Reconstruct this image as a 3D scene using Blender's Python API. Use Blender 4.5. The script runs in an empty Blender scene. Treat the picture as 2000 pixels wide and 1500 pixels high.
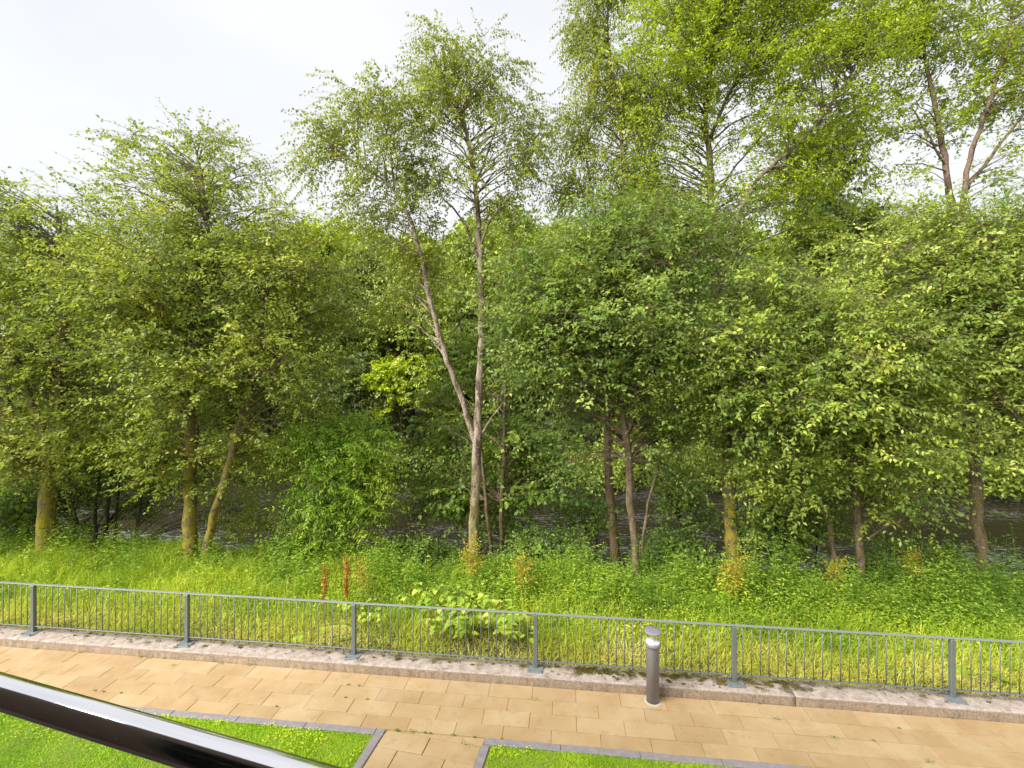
import bpy, bmesh, math, random
import numpy as np
from mathutils import Vector, Matrix

# ------------------------------------------------------------------ scene, camera, sky, sun, exposure
scene = bpy.context.scene
C = scene.collection
H = 4.54                       # eye height above the paved path (first floor balcony)
F = 946.0                      # focal length in photo pixels (photo is 2000 wide)
HOR = 710.0                    # photo row of the horizon

cam = bpy.data.cameras.new('camera')
cam.sensor_width = 36.0
cam.lens = F / 2000 * 36.0
cam.shift_y = -(750 - HOR) / 2000
cam.clip_start = 0.05
cam.clip_end = 2000
co = bpy.data.objects.new('camera', cam)
C.objects.link(co)
co.location = (0, 0, H)
co.rotation_euler = (math.radians(90), 0, 0)
scene.camera = co

SUN_EL, SUN_AZ = math.radians(40), math.radians(234)   # azimuth measured clockwise from +Y (view direction)
world = bpy.data.worlds.new('World')
scene.world = world
world.use_nodes = True
wn, wl = world.node_tree.nodes, world.node_tree.links
wn.clear()
w_out = wn.new('ShaderNodeOutputWorld')
w_bg = wn.new('ShaderNodeBackground')
w_bg.inputs['Strength'].default_value = 0.10
w_sky = wn.new('ShaderNodeTexSky')
w_sky.sky_type = 'NISHITA'
w_sky.sun_disc = False
w_sky.sun_elevation = SUN_EL
w_sky.sun_rotation = SUN_AZ
w_tc = wn.new('ShaderNodeTexCoord')
w_map = wn.new('ShaderNodeMapping')
w_map.inputs['Scale'].default_value = (1.0, 1.0, 2.2)
w_noise = wn.new('ShaderNodeTexNoise')
w_noise.inputs['Scale'].default_value = 1.6
w_noise.inputs['Detail'].default_value = 4
w_noise.inputs['Roughness'].default_value = 0.5
w_ramp = wn.new('ShaderNodeValToRGB')
w_ramp.color_ramp.elements[0].position = 0.33
w_ramp.color_ramp.elements[0].color = (0.80, 0.818, 0.845, 1)
w_ramp.color_ramp.elements[1].position = 0.62
w_ramp.color_ramp.elements[1].color = (0.93, 0.938, 0.95, 1)
w_scale = wn.new('ShaderNodeVectorMath')
w_scale.operation = 'SCALE'
w_scale.inputs['Scale'].default_value = 2.5
w_mix = wn.new('ShaderNodeMix')
w_mix.data_type = 'RGBA'
w_mix.inputs[0].default_value = 0.96
wl.new(w_tc.outputs['Generated'], w_map.inputs['Vector'])
wl.new(w_map.outputs[0], w_noise.inputs['Vector'])
wl.new(w_noise.outputs['Fac'], w_ramp.inputs[0])
wl.new(w_ramp.outputs[0], w_scale.inputs[0])
wl.new(w_sky.outputs[0], w_mix.inputs[6])
wl.new(w_scale.outputs[0], w_mix.inputs[7])
wl.new(w_mix.outputs[2], w_bg.inputs['Color'])
wl.new(w_bg.outputs[0], w_out.inputs['Surface'])

sun = bpy.data.lights.new('sun', 'SUN')
sun.energy = 2.0
sun.angle = math.radians(42)
sun.color = (1.0, 0.975, 0.93)
so = bpy.data.objects.new('sun', sun)
C.objects.link(so)
sdir = Vector((math.sin(SUN_AZ) * math.cos(SUN_EL), math.cos(SUN_AZ) * math.cos(SUN_EL), math.sin(SUN_EL)))
so.rotation_euler = sdir.to_track_quat('Z', 'Y').to_euler()
so.location = (0, 0, 40)

scene.view_settings.view_transform = 'Standard'
scene.view_settings.look = 'None'
scene.view_settings.gamma = 1
scene.view_settings.use_curve_mapping = False
scene.view_settings.exposure = 2.12
scene.render.engine = 'CYCLES'
scene.cycles.max_bounces = 10
scene.cycles.diffuse_bounces = 6
scene.cycles.transmission_bounces = 6
scene.cycles.glossy_bounces = 3
scene.cycles.transparent_max_bounces = 8
scene.cycles.use_denoising = True

# ------------------------------------------------------------------ coordinates
TH = math.radians(6.51)
U = np.array([math.cos(TH), -math.sin(TH), 0.0])      # along the railing, to the right
V = np.array([math.sin(TH), math.cos(TH), 0.0])       # away from the building


def uv(u, v, z=0.0):
    return np.array([u * U[0] + v * V[0], u * U[1] + v * V[1], z])


def to_uv(x, y):
    return x * U[0] + y * U[1], x * V[0] + y * V[1]


def pt(px, py, Z):
    return np.array([(px - 1000) / F * Z, Z, H - (py - HOR) / F * Z])


def snoise(x, y, seed=0, scale=1.0):
    r = np.random.default_rng(seed + 77)
    out = 0
    for k in range(7):
        a = r.uniform(0, 6.283)
        f = scale * r.uniform(0.6, 2.2) * (1 + k * 0.35)
        out = out + np.sin((x * math.cos(a) + y * math.sin(a)) * f + r.uniform(0, 6.283)) / (1 + k * 0.35)
    return out / 2.6


def smooth(e0, e1, x):
    t = np.clip((x - e0) / (e1 - e0), 0, 1)
    return t * t * (3 - 2 * t)


def ground_z(x, y):
    x = np.asarray(x, float)
    y = np.asarray(y, float)
    u, v = to_uv(x, y)
    z = np.interp(v, [-40, 7.0, 7.16, 9.6, 11.0, 12.6, 14.3, 16.0, 23.5, 25.6, 27.5, 31, 46, 70, 120, 300],
                  [-0.09, -0.09, 0.05, 0.0, -0.18, -0.95, -1.95, -2.6, -2.6, -1.9, -0.9, -0.3, 4.0, 13.0, 20, 26])
    w = smooth(7.3, 9.0, v)
    z = z + w * (0.10 * snoise(x, y, 3, 0.9) + 0.04 * snoise(x, y, 5, 2.4)) * (1 + 3 * smooth(28, 50, v))
    return z


# ------------------------------------------------------------------ object helpers
def tag(o, label=None, cat=None, group=None, kind=None):
    if label: o['label'] = label
    if cat: o['category'] = cat
    if group: o['group'] = group
    if kind: o['kind'] = kind
    return o


def empty(name, loc, label, cat, group=None, rz=0.0):
    o = bpy.data.objects.new(name, None)
    o.empty_display_size = 0.2
    C.objects.link(o)
    o.location = loc
    o.rotation_euler = (0, 0, rz)
    return tag(o, label, cat, group)


def link_mesh(name, me, mat=None, parent=None, kind=None):
    o = bpy.data.objects.new(name, me)
    C.objects.link(o)
    if mat is not None and not me.materials:
        me.materials.append(mat)
    if parent is not None:
        o.parent = parent
    if kind: o['kind'] = kind
    return o


def np_mesh(name, verts, tris=None, quads=None, tint=None, smooth_shade=False):
    me = bpy.data.meshes.new(name)
    verts = np.ascontiguousarray(verts, dtype=np.float32)
    me.vertices.add(len(verts))
    me.vertices.foreach_set('co', verts.ravel())
    idx, tot = [], []
    if tris is not None and len(tris):
        idx.append(np.asarray(tris, np.int32).ravel())
        tot.append(np.full(len(tris), 3, np.int32))
    if quads is not None and len(quads):
        idx.append(np.asarray(quads, np.int32).ravel())
        tot.append(np.full(len(quads), 4, np.int32))
    idx = np.concatenate(idx)
    tot = np.concatenate(tot)
    me.loops.add(len(idx))
    me.loops.foreach_set('vertex_index', idx)
    me.polygons.add(len(tot))
    start = np.concatenate([[0], np.cumsum(tot)[:-1]]).astype(np.int32)
    me.polygons.foreach_set('loop_start', start)
    me.polygons.foreach_set('loop_total', tot)
    if tint is not None:
        at = me.attributes.new('tint', 'FLOAT', 'FACE')
        at.data.foreach_set('value', np.ascontiguousarray(tint, dtype=np.float32))
    me.update(calc_edges=True)
    if smooth_shade:
        me.polygons.foreach_set('use_smooth', np.ones(len(tot), bool))
    return me


def unit(a):
    return a / np.maximum(np.linalg.norm(a, axis=-1, keepdims=True), 1e-9)


class Tubes:
    """collects tapered tubes into one mesh"""
    def __init__(self):
        self.v, self.q, self.n = [], [], 0

    def add(self, pts, rad, sides=6, knobby=0.0, rng=None):
        pts = np.asarray(pts, float)
        rad = np.asarray(rad, float)
        t = unit(np.gradient(pts, axis=0))
        ref = np.array([0.31, 0.95, 0.05]) if abs(t[0][2]) > 0.5 else np.array([0, 0, 1.0])
        s = unit(np.cross(t, ref))
        b = np.cross(t, s)
        ang = np.linspace(0, 2 * math.pi, sides, endpoint=False)
        rr = rad[:, None] * np.ones((1, sides))
        if knobby and rng is not None:
            rr = rr * (1 + knobby * rng.normal(size=rr.shape))
        ring = pts[:, None, :] + rr[..., None] * (np.cos(ang)[None, :, None] * s[:, None, :] + np.sin(ang)[None, :, None] * b[:, None, :])
        k = len(pts)
        base = self.n + (np.arange(k - 1) * sides)[:, None] + np.arange(sides)[None, :]
        nxt = self.n + (np.arange(k - 1) * sides)[:, None] + (np.arange(sides)[None, :] + 1) % sides
        self.q.append(np.stack([base, nxt, nxt + sides, base + sides], -1).reshape(-1, 4))
        self.v.append(ring.reshape(-1, 3))
        self.n += k * sides

    def add_sticks(self, a, b, ra, rb):
        """many straight 3-sided twigs at once"""
        n = len(a)
        t = unit(b - a)
        ref = np.where(np.abs(t[:, 2:3]) > 0.7, np.array([[1.0, 0, 0]]), np.array([[0, 0, 1.0]]))
        s = unit(np.cross(t, ref))
        c = np.cross(t, s)
        vs = []
        for p, r in ((a, ra), (b, rb)):
            for k in range(3):
                an = k * 2.0944
                vs.append(p + r * (math.cos(an) * s + math.sin(an) * c))
        vs = np.stack(vs, 1)                      # n,6,3
        i0 = self.n + np.arange(n)[:, None] * 6
        q = np.concatenate([i0 + np.array([[0, 1, 4, 3]]), i0 + np.array([[1, 2, 5, 4]]), i0 + np.array([[2, 0, 3, 5]])], 0)
        self.q.append(q)
        self.v.append(vs.reshape(-1, 3))
        self.n += n * 6

    def mesh(self, name, offset=None, smooth_shade=True):
        v = np.concatenate(self.v)
        if offset is not None:
            v = v - offset
        return np_mesh(name, v, quads=np.concatenate(self.q), smooth_shade=smooth_shade)


def resample(pts, rad, step):
    pts = np.asarray(pts, float)
    rad = np.asarray(rad, float)
    n = len(pts)
    out, ro = [], []
    for i in range(n - 1):
        p0, p1, p2, p3 = pts[max(i - 1, 0)], pts[i], pts[i + 1], pts[min(i + 2, n - 1)]
        k = max(2, int(np.linalg.norm(p2 - p1) / step))
        for j in range(k):
            t = j / k
            out.append(0.5 * ((2 * p1) + (-p0 + p2) * t + (2 * p0 - 5 * p1 + 4 * p2 - p3) * t * t + (-p0 + 3 * p1 - 3 * p2 + p3) * t ** 3))
            ro.append(rad[i] * (1 - t) + rad[i + 1] * t)
    out.append(pts[-1])
    ro.append(rad[-1])
    return np.array(out), np.array(ro)


# ------------------------------------------------------------------ materials
def new_mat(name):
    m = bpy.data.materials.new(name)
    m.use_nodes = True
    n, l = m.node_tree.nodes, m.node_tree.links
    n.clear()
    out = n.new('ShaderNodeOutputMaterial')
    p = n.new('ShaderNodeBsdfPrincipled')
    l.new(p.outputs[0], out.inputs['Surface'])
    return m, n, l, p, out


def ramp(n, stops):
    r = n.new('ShaderNodeValToRGB')
    e = r.color_ramp.elements
    while len(e) < len(stops):
        e.new(0.5)
    for k, (pos, col) in enumerate(stops):
        e[k].position = pos
        e[k].color = (*col, 1)
    return r


def noise(n, l, scale, detail=4, rough=0.55, vec=None, dist=0.0):
    t = n.new('ShaderNodeTexNoise')
    t.inputs['Scale'].default_value = scale
    t.inputs['Detail'].default_value = detail
    t.inputs['Roughness'].default_value = rough
    t.inputs['Distortion'].default_value = dist
    if vec is not None:
        l.new(vec, t.inputs['Vector'])
    return t


def math_node(n, l, op, a, b):
    m = n.new('ShaderNodeMath')
    m.operation = op
    for k, x in enumerate((a, b)):
        if isinstance(x, (int, float)):
            m.inputs[k].default_value = x
        else:
            l.new(x, m.inputs[k])
    return m.outputs[0]


def mixc(n, l, fac, a, b, mode='MIX'):
    m = n.new('ShaderNodeMix')
    m.data_type = 'RGBA'
    m.blend_type = mode
    for sock, x in ((m.inputs[0], fac), (m.inputs[6], a), (m.inputs[7], b)):
        if isinstance(x, (int, float)):
            sock.default_value = x
        elif isinstance(x, tuple):
            sock.default_value = (*x, 1)
        else:
            l.new(x, sock)
    return m.outputs[2]


def leaf_mat(name, stops, trans=0.46, gloss=0.42, tcol=(0.36, 0.46, 0.03), gain=2.05):
    stops = [(a, (min(0.8, c[0] * gain), min(0.8, c[1] * gain), min(0.8, c[2] * gain))) for a, c in stops]
    m, n, l, p, out = new_mat(name)
    at = n.new('ShaderNodeAttribute')
    at.attribute_name = 'tint'
    geo = n.new('ShaderNodeNewGeometry')
    nz = noise(n, l, 0.55, 2, vec=geo.outputs['Position'])
    f = math_node(n, l, 'ADD', at.outputs['Fac'], math_node(n, l, 'MULTIPLY', math_node(n, l, 'SUBTRACT', nz.outputs['Fac'], 0.5), 0.7))
    r = ramp(n, stops)
    l.new(f, r.inputs[0])
    l.new(r.outputs[0], p.inputs['Base Color'])
    p.inputs['Roughness'].default_value = gloss
    p.inputs['Specular IOR Level'].default_value = 0.36
    tr = n.new('ShaderNodeBsdfTranslucent')
    tc = mixc(n, l, 0.55, r.outputs[0], tcol)
    l.new(tc, tr.inputs['Color'])
    mx = n.new('ShaderNodeMixShader')
    mx.inputs[0].default_value = trans
    l.new(p.outputs[0], mx.inputs[1])
    l.new(tr.outputs[0], mx.inputs[2])
    l.new(mx.outputs[0], out.inputs['Surface'])
    return m


def bark_mat(name, base, dark, moss, moss_amt, scale=9.0, moss_top=5.0):
    m, n, l, p, out = new_mat(name)
    geo = n.new('ShaderNodeNewGeometry')
    mp = n.new('ShaderNodeMapping')
    mp.inputs['Scale'].default_value = (1, 1, 0.35)
    l.new(geo.outputs['Position'], mp.inputs[0])
    a = noise(n, l, scale, 6, 0.65, mp.outputs[0])
    b = noise(n, l, 3.6, 6, 0.7, geo.outputs['Position'], 0.6)
    col = mixc(n, l, ramp_fac(n, l, a.outputs['Fac'], 0.42, 0.56), dark, base)
    fl = noise(n, l, 26, 4, 0.7, geo.outputs['Position'])
    col = mixc(n, l, ramp_fac(n, l, fl.outputs['Fac'], 0.56, 0.66), col, tuple(min(0.6, x * 1.7) for x in base))
    col = mixc(n, l, ramp_fac(n, l, fl.outputs['Fac'], 0.42, 0.34), col, tuple(x * 0.6 for x in dark))
    sep = n.new('ShaderNodeSeparateXYZ')
    l.new(geo.outputs['Position'], sep.inputs[0])
    hfac = n.new('ShaderNodeMapRange')
    hfac.inputs['From Min'].default_value = 0.0
    hfac.inputs['From Max'].default_value = moss_top
    hfac.inputs['To Min'].default_value = moss_amt
    hfac.inputs['To Max'].default_value = 0.0
    l.new(sep.outputs['Z'], hfac.inputs['Value'])
    f = math_node(n, l, 'MULTIPLY', ramp_fac(n, l, b.outputs['Fac'], 0.40, 0.56), hfac.outputs[0])
    col = mixc(n, l, f, col, moss)
    l.new(col, p.inputs['Base Color'])
    p.inputs['Roughness'].default_value = 0.9
    bp = n.new('ShaderNodeBump')
    bp.inputs['Strength'].default_value = 1.0
    bp.inputs['Distance'].default_value = 0.035
    l.new(a.outputs['Fac'], bp.inputs['Height'])
    l.new(bp.outputs[0], p.inputs['Normal'])
    return m


def ramp_fac(n, l, fac, lo, hi):
    mr = n.new('ShaderNodeMapRange')
    mr.inputs['From Min'].default_value = lo
    mr.inputs['From Max'].default_value = hi
    l.new(fac, mr.inputs['Value'])
    return mr.outputs[0]


def plain_mat(name, col, rough=0.6, metal=0.0, var=0.12, scale=8.0, bump=0.0):
    m, n, l, p, out = new_mat(name)
    tc = n.new('ShaderNodeNewGeometry')
    a = noise(n, l, scale, 5, 0.6, tc.outputs['Position'])
    c = mixc(n, l, a.outputs['Fac'], tuple(x * (1 - var * 1.5) for x in col), tuple(min(1, x * (1 + var * 1.5)) for x in col))
    l.new(c, p.inputs['Base Color'])
    p.inputs['Roughness'].default_value = rough
    p.inputs['Metallic'].default_value = metal
    if bump:
        b = n.new('ShaderNodeBump')
        b.inputs['Strength'].default_value = bump
        b.inputs['Distance'].default_value = 0.01
        l.new(a.outputs['Fac'], b.inputs['Height'])
        l.new(b.outputs[0], p.inputs['Normal'])
    return m


M = {}
M['alder'] = leaf_mat('alder_leaf', [(0.05, (0.055, 0.09, 0.020)), (0.42, (0.142, 0.176, 0.025)), (0.75, (0.25, 0.262, 0.034)), (1.0, (0.40, 0.34, 0.07))], gain=2.2)
M['birch'] = leaf_mat('birch_leaf', [(0.05, (0.065, 0.09, 0.015)), (0.5, (0.145, 0.172, 0.020)), (0.95, (0.25, 0.255, 0.03))], tcol=(0.36, 0.42, 0.03), gain=2.2)
M['fresh'] = leaf_mat('fresh_leaf', [(0.05, (0.048, 0.088, 0.02)), (0.45, (0.124, 0.170, 0.026)), (0.8, (0.23, 0.262, 0.036)), (1.0, (0.38, 0.34, 0.06))], gloss=0.36, gain=2.2)
M['mid'] = leaf_mat('mid_green_leaf', [(0.05, (0.042, 0.080, 0.022)), (0.45, (0.104, 0.158, 0.030)), (0.8, (0.19, 0.24, 0.045)), (1.0, (0.36, 0.32, 0.07))], gloss=0.38, gain=2.15)
M['pale'] = leaf_mat('pale_green_leaf', [(0.05, (0.055, 0.095, 0.022)), (0.45, (0.135, 0.182, 0.032)), (0.8, (0.24, 0.275, 0.05)), (1.0, (0.40, 0.35, 0.08))], gloss=0.36, gain=2.2)
M['lime'] = leaf_mat('lime_leaf', [(0.05, (0.08, 0.115, 0.014)), (0.5, (0.175, 0.225, 0.016)), (0.95, (0.29, 0.33, 0.02))], trans=0.5, tcol=(0.52, 0.62, 0.02), gain=2.4)
M['elder'] = leaf_mat('elder_leaf', [(0.05, (0.07, 0.12, 0.016)), (0.5, (0.15, 0.22, 0.02)), (0.95, (0.26, 0.34, 0.025))], tcol=(0.32, 0.55, 0.03), gain=2.9)
M['wood_far'] = leaf_mat('far_leaf', [(0.0, (0.05, 0.072, 0.014)), (0.5, (0.115, 0.148, 0.018)), (1.0, (0.21, 0.245, 0.026))], trans=0.3, gain=2.15)
M['wood_pale'] = leaf_mat('pale_leaf', [(0.0, (0.09, 0.12, 0.025)), (0.5, (0.17, 0.21, 0.035)), (1.0, (0.28, 0.31, 0.05))], trans=0.35, gain=2.15)
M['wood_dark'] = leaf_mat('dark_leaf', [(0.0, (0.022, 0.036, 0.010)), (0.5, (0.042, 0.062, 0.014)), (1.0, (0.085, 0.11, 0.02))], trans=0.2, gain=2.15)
M['weed'] = leaf_mat('weed_leaf', [(0.0, (0.05, 0.095, 0.016)), (0.5, (0.125, 0.195, 0.020)), (0.85, (0.245, 0.30, 0.026)), (1.0, (0.38, 0.34, 0.05))], tcol=(0.36, 0.5, 0.03), gain=2.3)
M['bramble'] = leaf_mat('bramble_leaf', [(0.0, (0.045, 0.085, 0.02)), (0.5, (0.095, 0.155, 0.026)), (0.9, (0.20, 0.27, 0.04)), (1.0, (0.36, 0.32, 0.06))])
M['grass'] = leaf_mat('bank_grass_blade', [(0.0, (0.10, 0.155, 0.012)), (0.45, (0.20, 0.265, 0.016)), (0.75, (0.31, 0.34, 0.022)), (1.0, (0.42, 0.34, 0.06))], trans=0.35, gloss=0.6, tcol=(0.5, 0.6, 0.03), gain=2.35)
M['straw'] = leaf_mat('straw_blade', [(0.0, (0.19, 0.23, 0.02)), (0.4, (0.32, 0.30, 0.04)), (0.75, (0.41, 0.33, 0.085)), (1.0, (0.46, 0.38, 0.15))], trans=0.25, gloss=0.7, tcol=(0.6, 0.55, 0.15))
M['lawn'] = leaf_mat('lawn_blade', [(0.0, (0.11, 0.20, 0.008)), (0.5, (0.22, 0.35, 0.010)), (0.9, (0.38, 0.47, 0.015)), (1.0, (0.5, 0.5, 0.12))], trans=0.3, gloss=0.5, tcol=(0.25, 0.5, 0.02))
M['knot'] = leaf_mat('broad_leaf', [(0.0, (0.09, 0.16, 0.018)), (0.5, (0.18, 0.245, 0.024)), (0.85, (0.28, 0.31, 0.035)), (1.0, (0.38, 0.33, 0.07))], tcol=(0.42, 0.5, 0.03), gain=2.4)
M['rust'] = leaf_mat('rusty_seed', [(0.0, (0.20, 0.08, 0.014)), (0.5, (0.36, 0.16, 0.022)), (1.0, (0.46, 0.26, 0.04))], trans=0.2, gloss=0.8, tcol=(0.5, 0.2, 0.02), gain=1.35)
M['gold'] = leaf_mat('golden_leaf', [(0.0, (0.20, 0.21, 0.02)), (0.5, (0.32, 0.26, 0.025)), (1.0, (0.40, 0.25, 0.04))], trans=0.35, gloss=0.7, tcol=(0.6, 0.45, 0.03), gain=1.5)
M['moss'] = leaf_mat('moss_tuft', [(0.0, (0.04, 0.035, 0.008)), (0.5, (0.10, 0.09, 0.010)), (1.0, (0.17, 0.15, 0.014))], trans=0.1, gloss=0.95, gain=1.3)
M['bark_moss'] = bark_mat('mossy_bark', (0.17, 0.13, 0.085), (0.06, 0.045, 0.03), (0.30, 0.23, 0.018), 1.3, moss_top=4.5)
M['bark_brown'] = bark_mat('brown_bark', (0.19, 0.13, 0.09), (0.07, 0.045, 0.032), (0.17, 0.13, 0.02), 0.7, moss_top=3.0)
M['bark_birch'] = bark_mat('birch_bark', (0.34, 0.265, 0.20), (0.09, 0.055, 0.04), (0.22, 0.19, 0.03), 1.2, scale=7.0, moss_top=2.6)
M['bark_dark'] = bark_mat('dark_bark', (0.07, 0.055, 0.04), (0.025, 0.02, 0.015), (0.06, 0.06, 0.015), 0.5)
M['stem'] = plain_mat('green_stem', (0.14, 0.20, 0.04), 0.7)

# ------------------------------------------------------------------ leaf geometry
def leaf_mesh_arrays(P, A, N, L, W, fold=0.18, rng=None, droop=0.0):
    """P base points, A axis, N normals, L lengths, W widths: two triangles folded along the midrib"""
    A = unit(A)
    S = unit(np.cross(A, N))
    N = np.cross(S, A)
    L = L[:, None]
    W = W[:, None]
    mid = P + A * L * 0.45
    lf = mid - S * W * 0.5 + N * W * fold
    rt = mid + S * W * 0.5 + N * W * fold
    tip = P + A * L - N * L * droop
    n = len(P)
    v = np.stack([P, lf, tip, rt], 1).reshape(-1, 3)
    i = np.arange(n)[:, None] * 4
    t = np.stack([i + np.array([[0, 2, 1]]), i + np.array([[0, 3, 2]])], 1).reshape(-1, 3)
    return v, t


def tints(rng, n, mean=0.45, sd=0.2, yellow=0.02):
    t = np.clip(rng.normal(mean, sd, n), 0.0, 0.93)
    t[rng.random(n) < yellow] = 1.0
    return t


def build_tree(name, label, cat, stems, blobs, mat_leaf, mat_bark, seed, clumps=250, tips=13, leaves=12,
               leaf=0.075, aspect=0.62, spread=0.36, flat=0.6, twig=0.36, droop=0.15, up=0.25, base=None,
               group=None, tint_mean=0.45, sides=9, shell=2.4, parent_axis=None, min_attach=0.0, twig_r=0.0035, tight=1.0, parts=True):
    rng = np.random.default_rng(seed)
    tb = Tubes()
    nodes, nrad = [], []
    stem_k = 0.76 if 'birch' in name else 0.72 if name in ('poplar_tree', 'ash_tree') else 0.86
    allpts = []
    for st in stems:
        p = np.array([s[0] for s in st])
        r = np.array([s[1] for s in st]) * stem_k
        p, r = resample(p, r, 0.22)
        jit = rng.normal(size=p.shape) * 0.012
        jit[0] = 0
        p = p + jit
        if p[0][2] < 0.6 and r[0] > 0.06:                 # root flare
            d = np.linalg.norm(p - p[0], axis=1)
            r = r * (1 + 0.18 * np.exp(-d / 0.2))
        tb.add(p, r, sides, 0.05, rng)
        nodes.append(p)
        nrad.append(r)
    stem0 = np.array(stems[0][0][0], float)
    if base is None:
        base = stem0
    nodes = np.concatenate(nodes)
    nrad = np.concatenate(nrad)
    keep = nodes[:, 2] > base[2] + min_attach
    nodes, nrad = nodes[keep], nrad[keep]
    # clump centres spread through the crown's lobes
    cen = np.array([b[0] for b in blobs])
    rad = np.array([b[1] for b in blobs])
    wt = np.array([(b[2] if len(b) > 2 else 1.0) for b in blobs]) * (rad[:, 0] * rad[:, 2]) ** 0.9
    k = rng.choice(len(blobs), clumps, p=wt / wt.sum())
    d = unit(rng.normal(size=(clumps, 3)))
    rr = rng.random(clumps) ** (1 / shell)
    cc = cen[k] + d * rr[:, None] * rad[k]
    # branches from the nearest wood to each clump
    dist0 = np.min(np.linalg.norm(cc[:, None, :] - nodes[None, ::3, :], axis=2), axis=1)
    order = np.argsort(dist0)
    cc = cc[order]
    cap = 6000
    NP = np.zeros((cap, 3)); NR = np.zeros(cap)
    m = len(nodes)
    NP[:m] = nodes; NR[:m] = nrad
    cdir = np.zeros_like(cc)
    for i, c in enumerate(cc):
        dv = c - NP[:m]
        dd = np.linalg.norm(dv, axis=1)
        hd = np.hypot(dv[:, 0], dv[:, 1])
        pen = np.maximum(0, 0.45 * hd - dv[:, 2])
        cost = dd + 0.7 * pen + 0.05 / (NR[:m] + 0.01)
        j = int(np.argmin(cost))
        p0 = NP[j].copy()
        ln = dd[j]
        r0 = min(0.72 * NR[j], 0.005 + 0.010 * ln)
        ctrl = p0 + (c - p0) * 0.45 + np.array([0, 0, 0.22 * ln]) + rng.normal(size=3) * 0.07 * ln
        s = max(3, min(12, int(ln / 0.25)))
        t = np.linspace(0, 1, s + 1)[:, None]
        path = (1 - t) ** 2 * p0 + 2 * t * (1 - t) * ctrl + t * t * c
        path[1:-1] += rng.normal(size=(s - 1, 3)) * 0.018 * min(ln, 1.2)
        rp = np.linspace(r0, 0.004, s + 1)
        tb.add(path, rp, 5 if r0 > 0.012 else 3)
        cdir[i] = path[-1] - path[-2]
        if m + s < cap:
            NP[m:m + s] = path[1:]
            NR[m:m + s] = rp[1:]
            m += s
    cdir = unit(cdir)
    # twig tips around every clump
    size = spread * rng.uniform(0.65, 1.35, clumps)
    nt = np.maximum(3, rng.poisson(tips, clumps))
    ci = np.repeat(np.arange(clumps), nt)
    n = len(ci)
    off = np.clip(rng.normal(size=(n, 3)), -1.5, 1.5) * size[ci][:, None] * np.array([1, 1, flat]) * tight
    tp = cc[ci] + off
    out = tp - np.array([base[0], base[1], 0]) * np.array([1, 1, 0]) - np.array([0, 0, 1]) * tp[:, 2:3]
    out = unit(out + 1e-6)
    D = unit(0.9 * unit(off + 1e-6) + 0.55 * out + 0.35 * cdir[ci] + np.array([0, 0, up]) + 0.35 * rng.normal(size=(n, 3)))
    TL = twig * rng.uniform(0.6, 1.3, n)
    e = tp + D * TL[:, None]
    e[:, 2] -= droop * TL
    tb.add_sticks(cc[ci] + off * 0.1, tp, twig_r, twig_r * 0.8)
    tb.add_sticks(tp, e, twig_r * 0.8, twig_r * 0.4)
    mid = cc[ci] + off * 0.4
    # leaves, alternate along each twig
    nl = np.maximum(4, rng.poisson(leaves, n))
    li = np.repeat(np.arange(n), nl)
    q = len(li)
    first = np.concatenate([[0], np.cumsum(nl)[:-1]])
    rank = np.arange(q) - first[li]
    tt = (rank + rng.uniform(0.1, 0.9, q)) / nl[li]
    side = np.where(rank % 2 == 0, 1.0, -1.0)
    l1 = np.linalg.norm(tp - mid, axis=1)
    l2 = np.linalg.norm(e - tp, axis=1)
    f1 = (l1 / (l1 + l2 + 1e-6))[li]
    s1 = np.clip(tt / np.maximum(f1, 1e-3), 0, 1)[:, None]
    s2 = np.clip((tt - f1) / np.maximum(1 - f1, 1e-3), 0, 1)[:, None]
    P = mid[li] + (tp - mid)[li] * s1 + (e - tp)[li] * s2 + rng.normal(size=(q, 3)) * 0.012
    Dl = np.where(s2 > 0, unit(e - tp)[li], unit(tp - mid + 1e-6)[li])
    twn = unit(np.array([0, 0, 1.0]) + 0.45 * rng.normal(size=(n, 3)) + 0.3 * out)
    Nn = unit(twn[li] + 0.3 * rng.normal(size=(q, 3)))
    Sd = unit(np.cross(Dl, Nn))
    A = unit(0.55 * Dl + 0.85 * side[:, None] * Sd + 0.3 * rng.normal(size=(q, 3)) - np.array([0, 0, droop * 1.2]))
    L = leaf * rng.uniform(0.6, 1.25, q)
    v, t = leaf_mesh_arrays(P, A, Nn, L, L * aspect, 0.16, droop=0.10)
    ctint = rng.normal(0, 0.12, clumps)[ci] + rng.normal(0, 0.10, n)
    ti = np.clip(tints(rng, q, tint_mean, 0.08, 0.006) + ctint[li], 0, 1)
    root = empty(name, tuple(base), label, cat, group)
    link_mesh('trunk', tb.mesh(name + '_wood', base), mat_bark, root)
    link_mesh('crown', np_mesh(name + '_crown', v - base, tris=t, tint=np.repeat(ti, 2)), mat_leaf, root, 'stuff')
    return root


def S(*rows):
    """stem from photo measurements: (px, py, depth, width px) -> point and radius"""
    return [(pt(a, b, z), 0.5 * w * z / F) for a, b, z, w in rows]


def B(*rows):
    """crown lobes: (px, py, depth, rx px, ry px, rz metres, weight)"""
    out = []
    for px, py, z, rx, ry, rz, w in rows:
        out.append((pt(px, py, z), np.array([rx * z / F, rz, ry * z / F]), w))
    return out


def copy_tree(root, loc, rz=0.0, sc=1.0, label=None, group=None):
    r = root.copy()
    C.objects.link(r)
    r.location = loc
    r.rotation_euler = (0, 0, rz)
    r.scale = (sc, sc, sc) if isinstance(sc, (int, float)) else sc
    if label: r['label'] = label
    if group: r['group'] = group
    for ch in list(root.children):
        c = ch.copy()
        C.objects.link(c)
        c.parent = r
    return r


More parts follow.
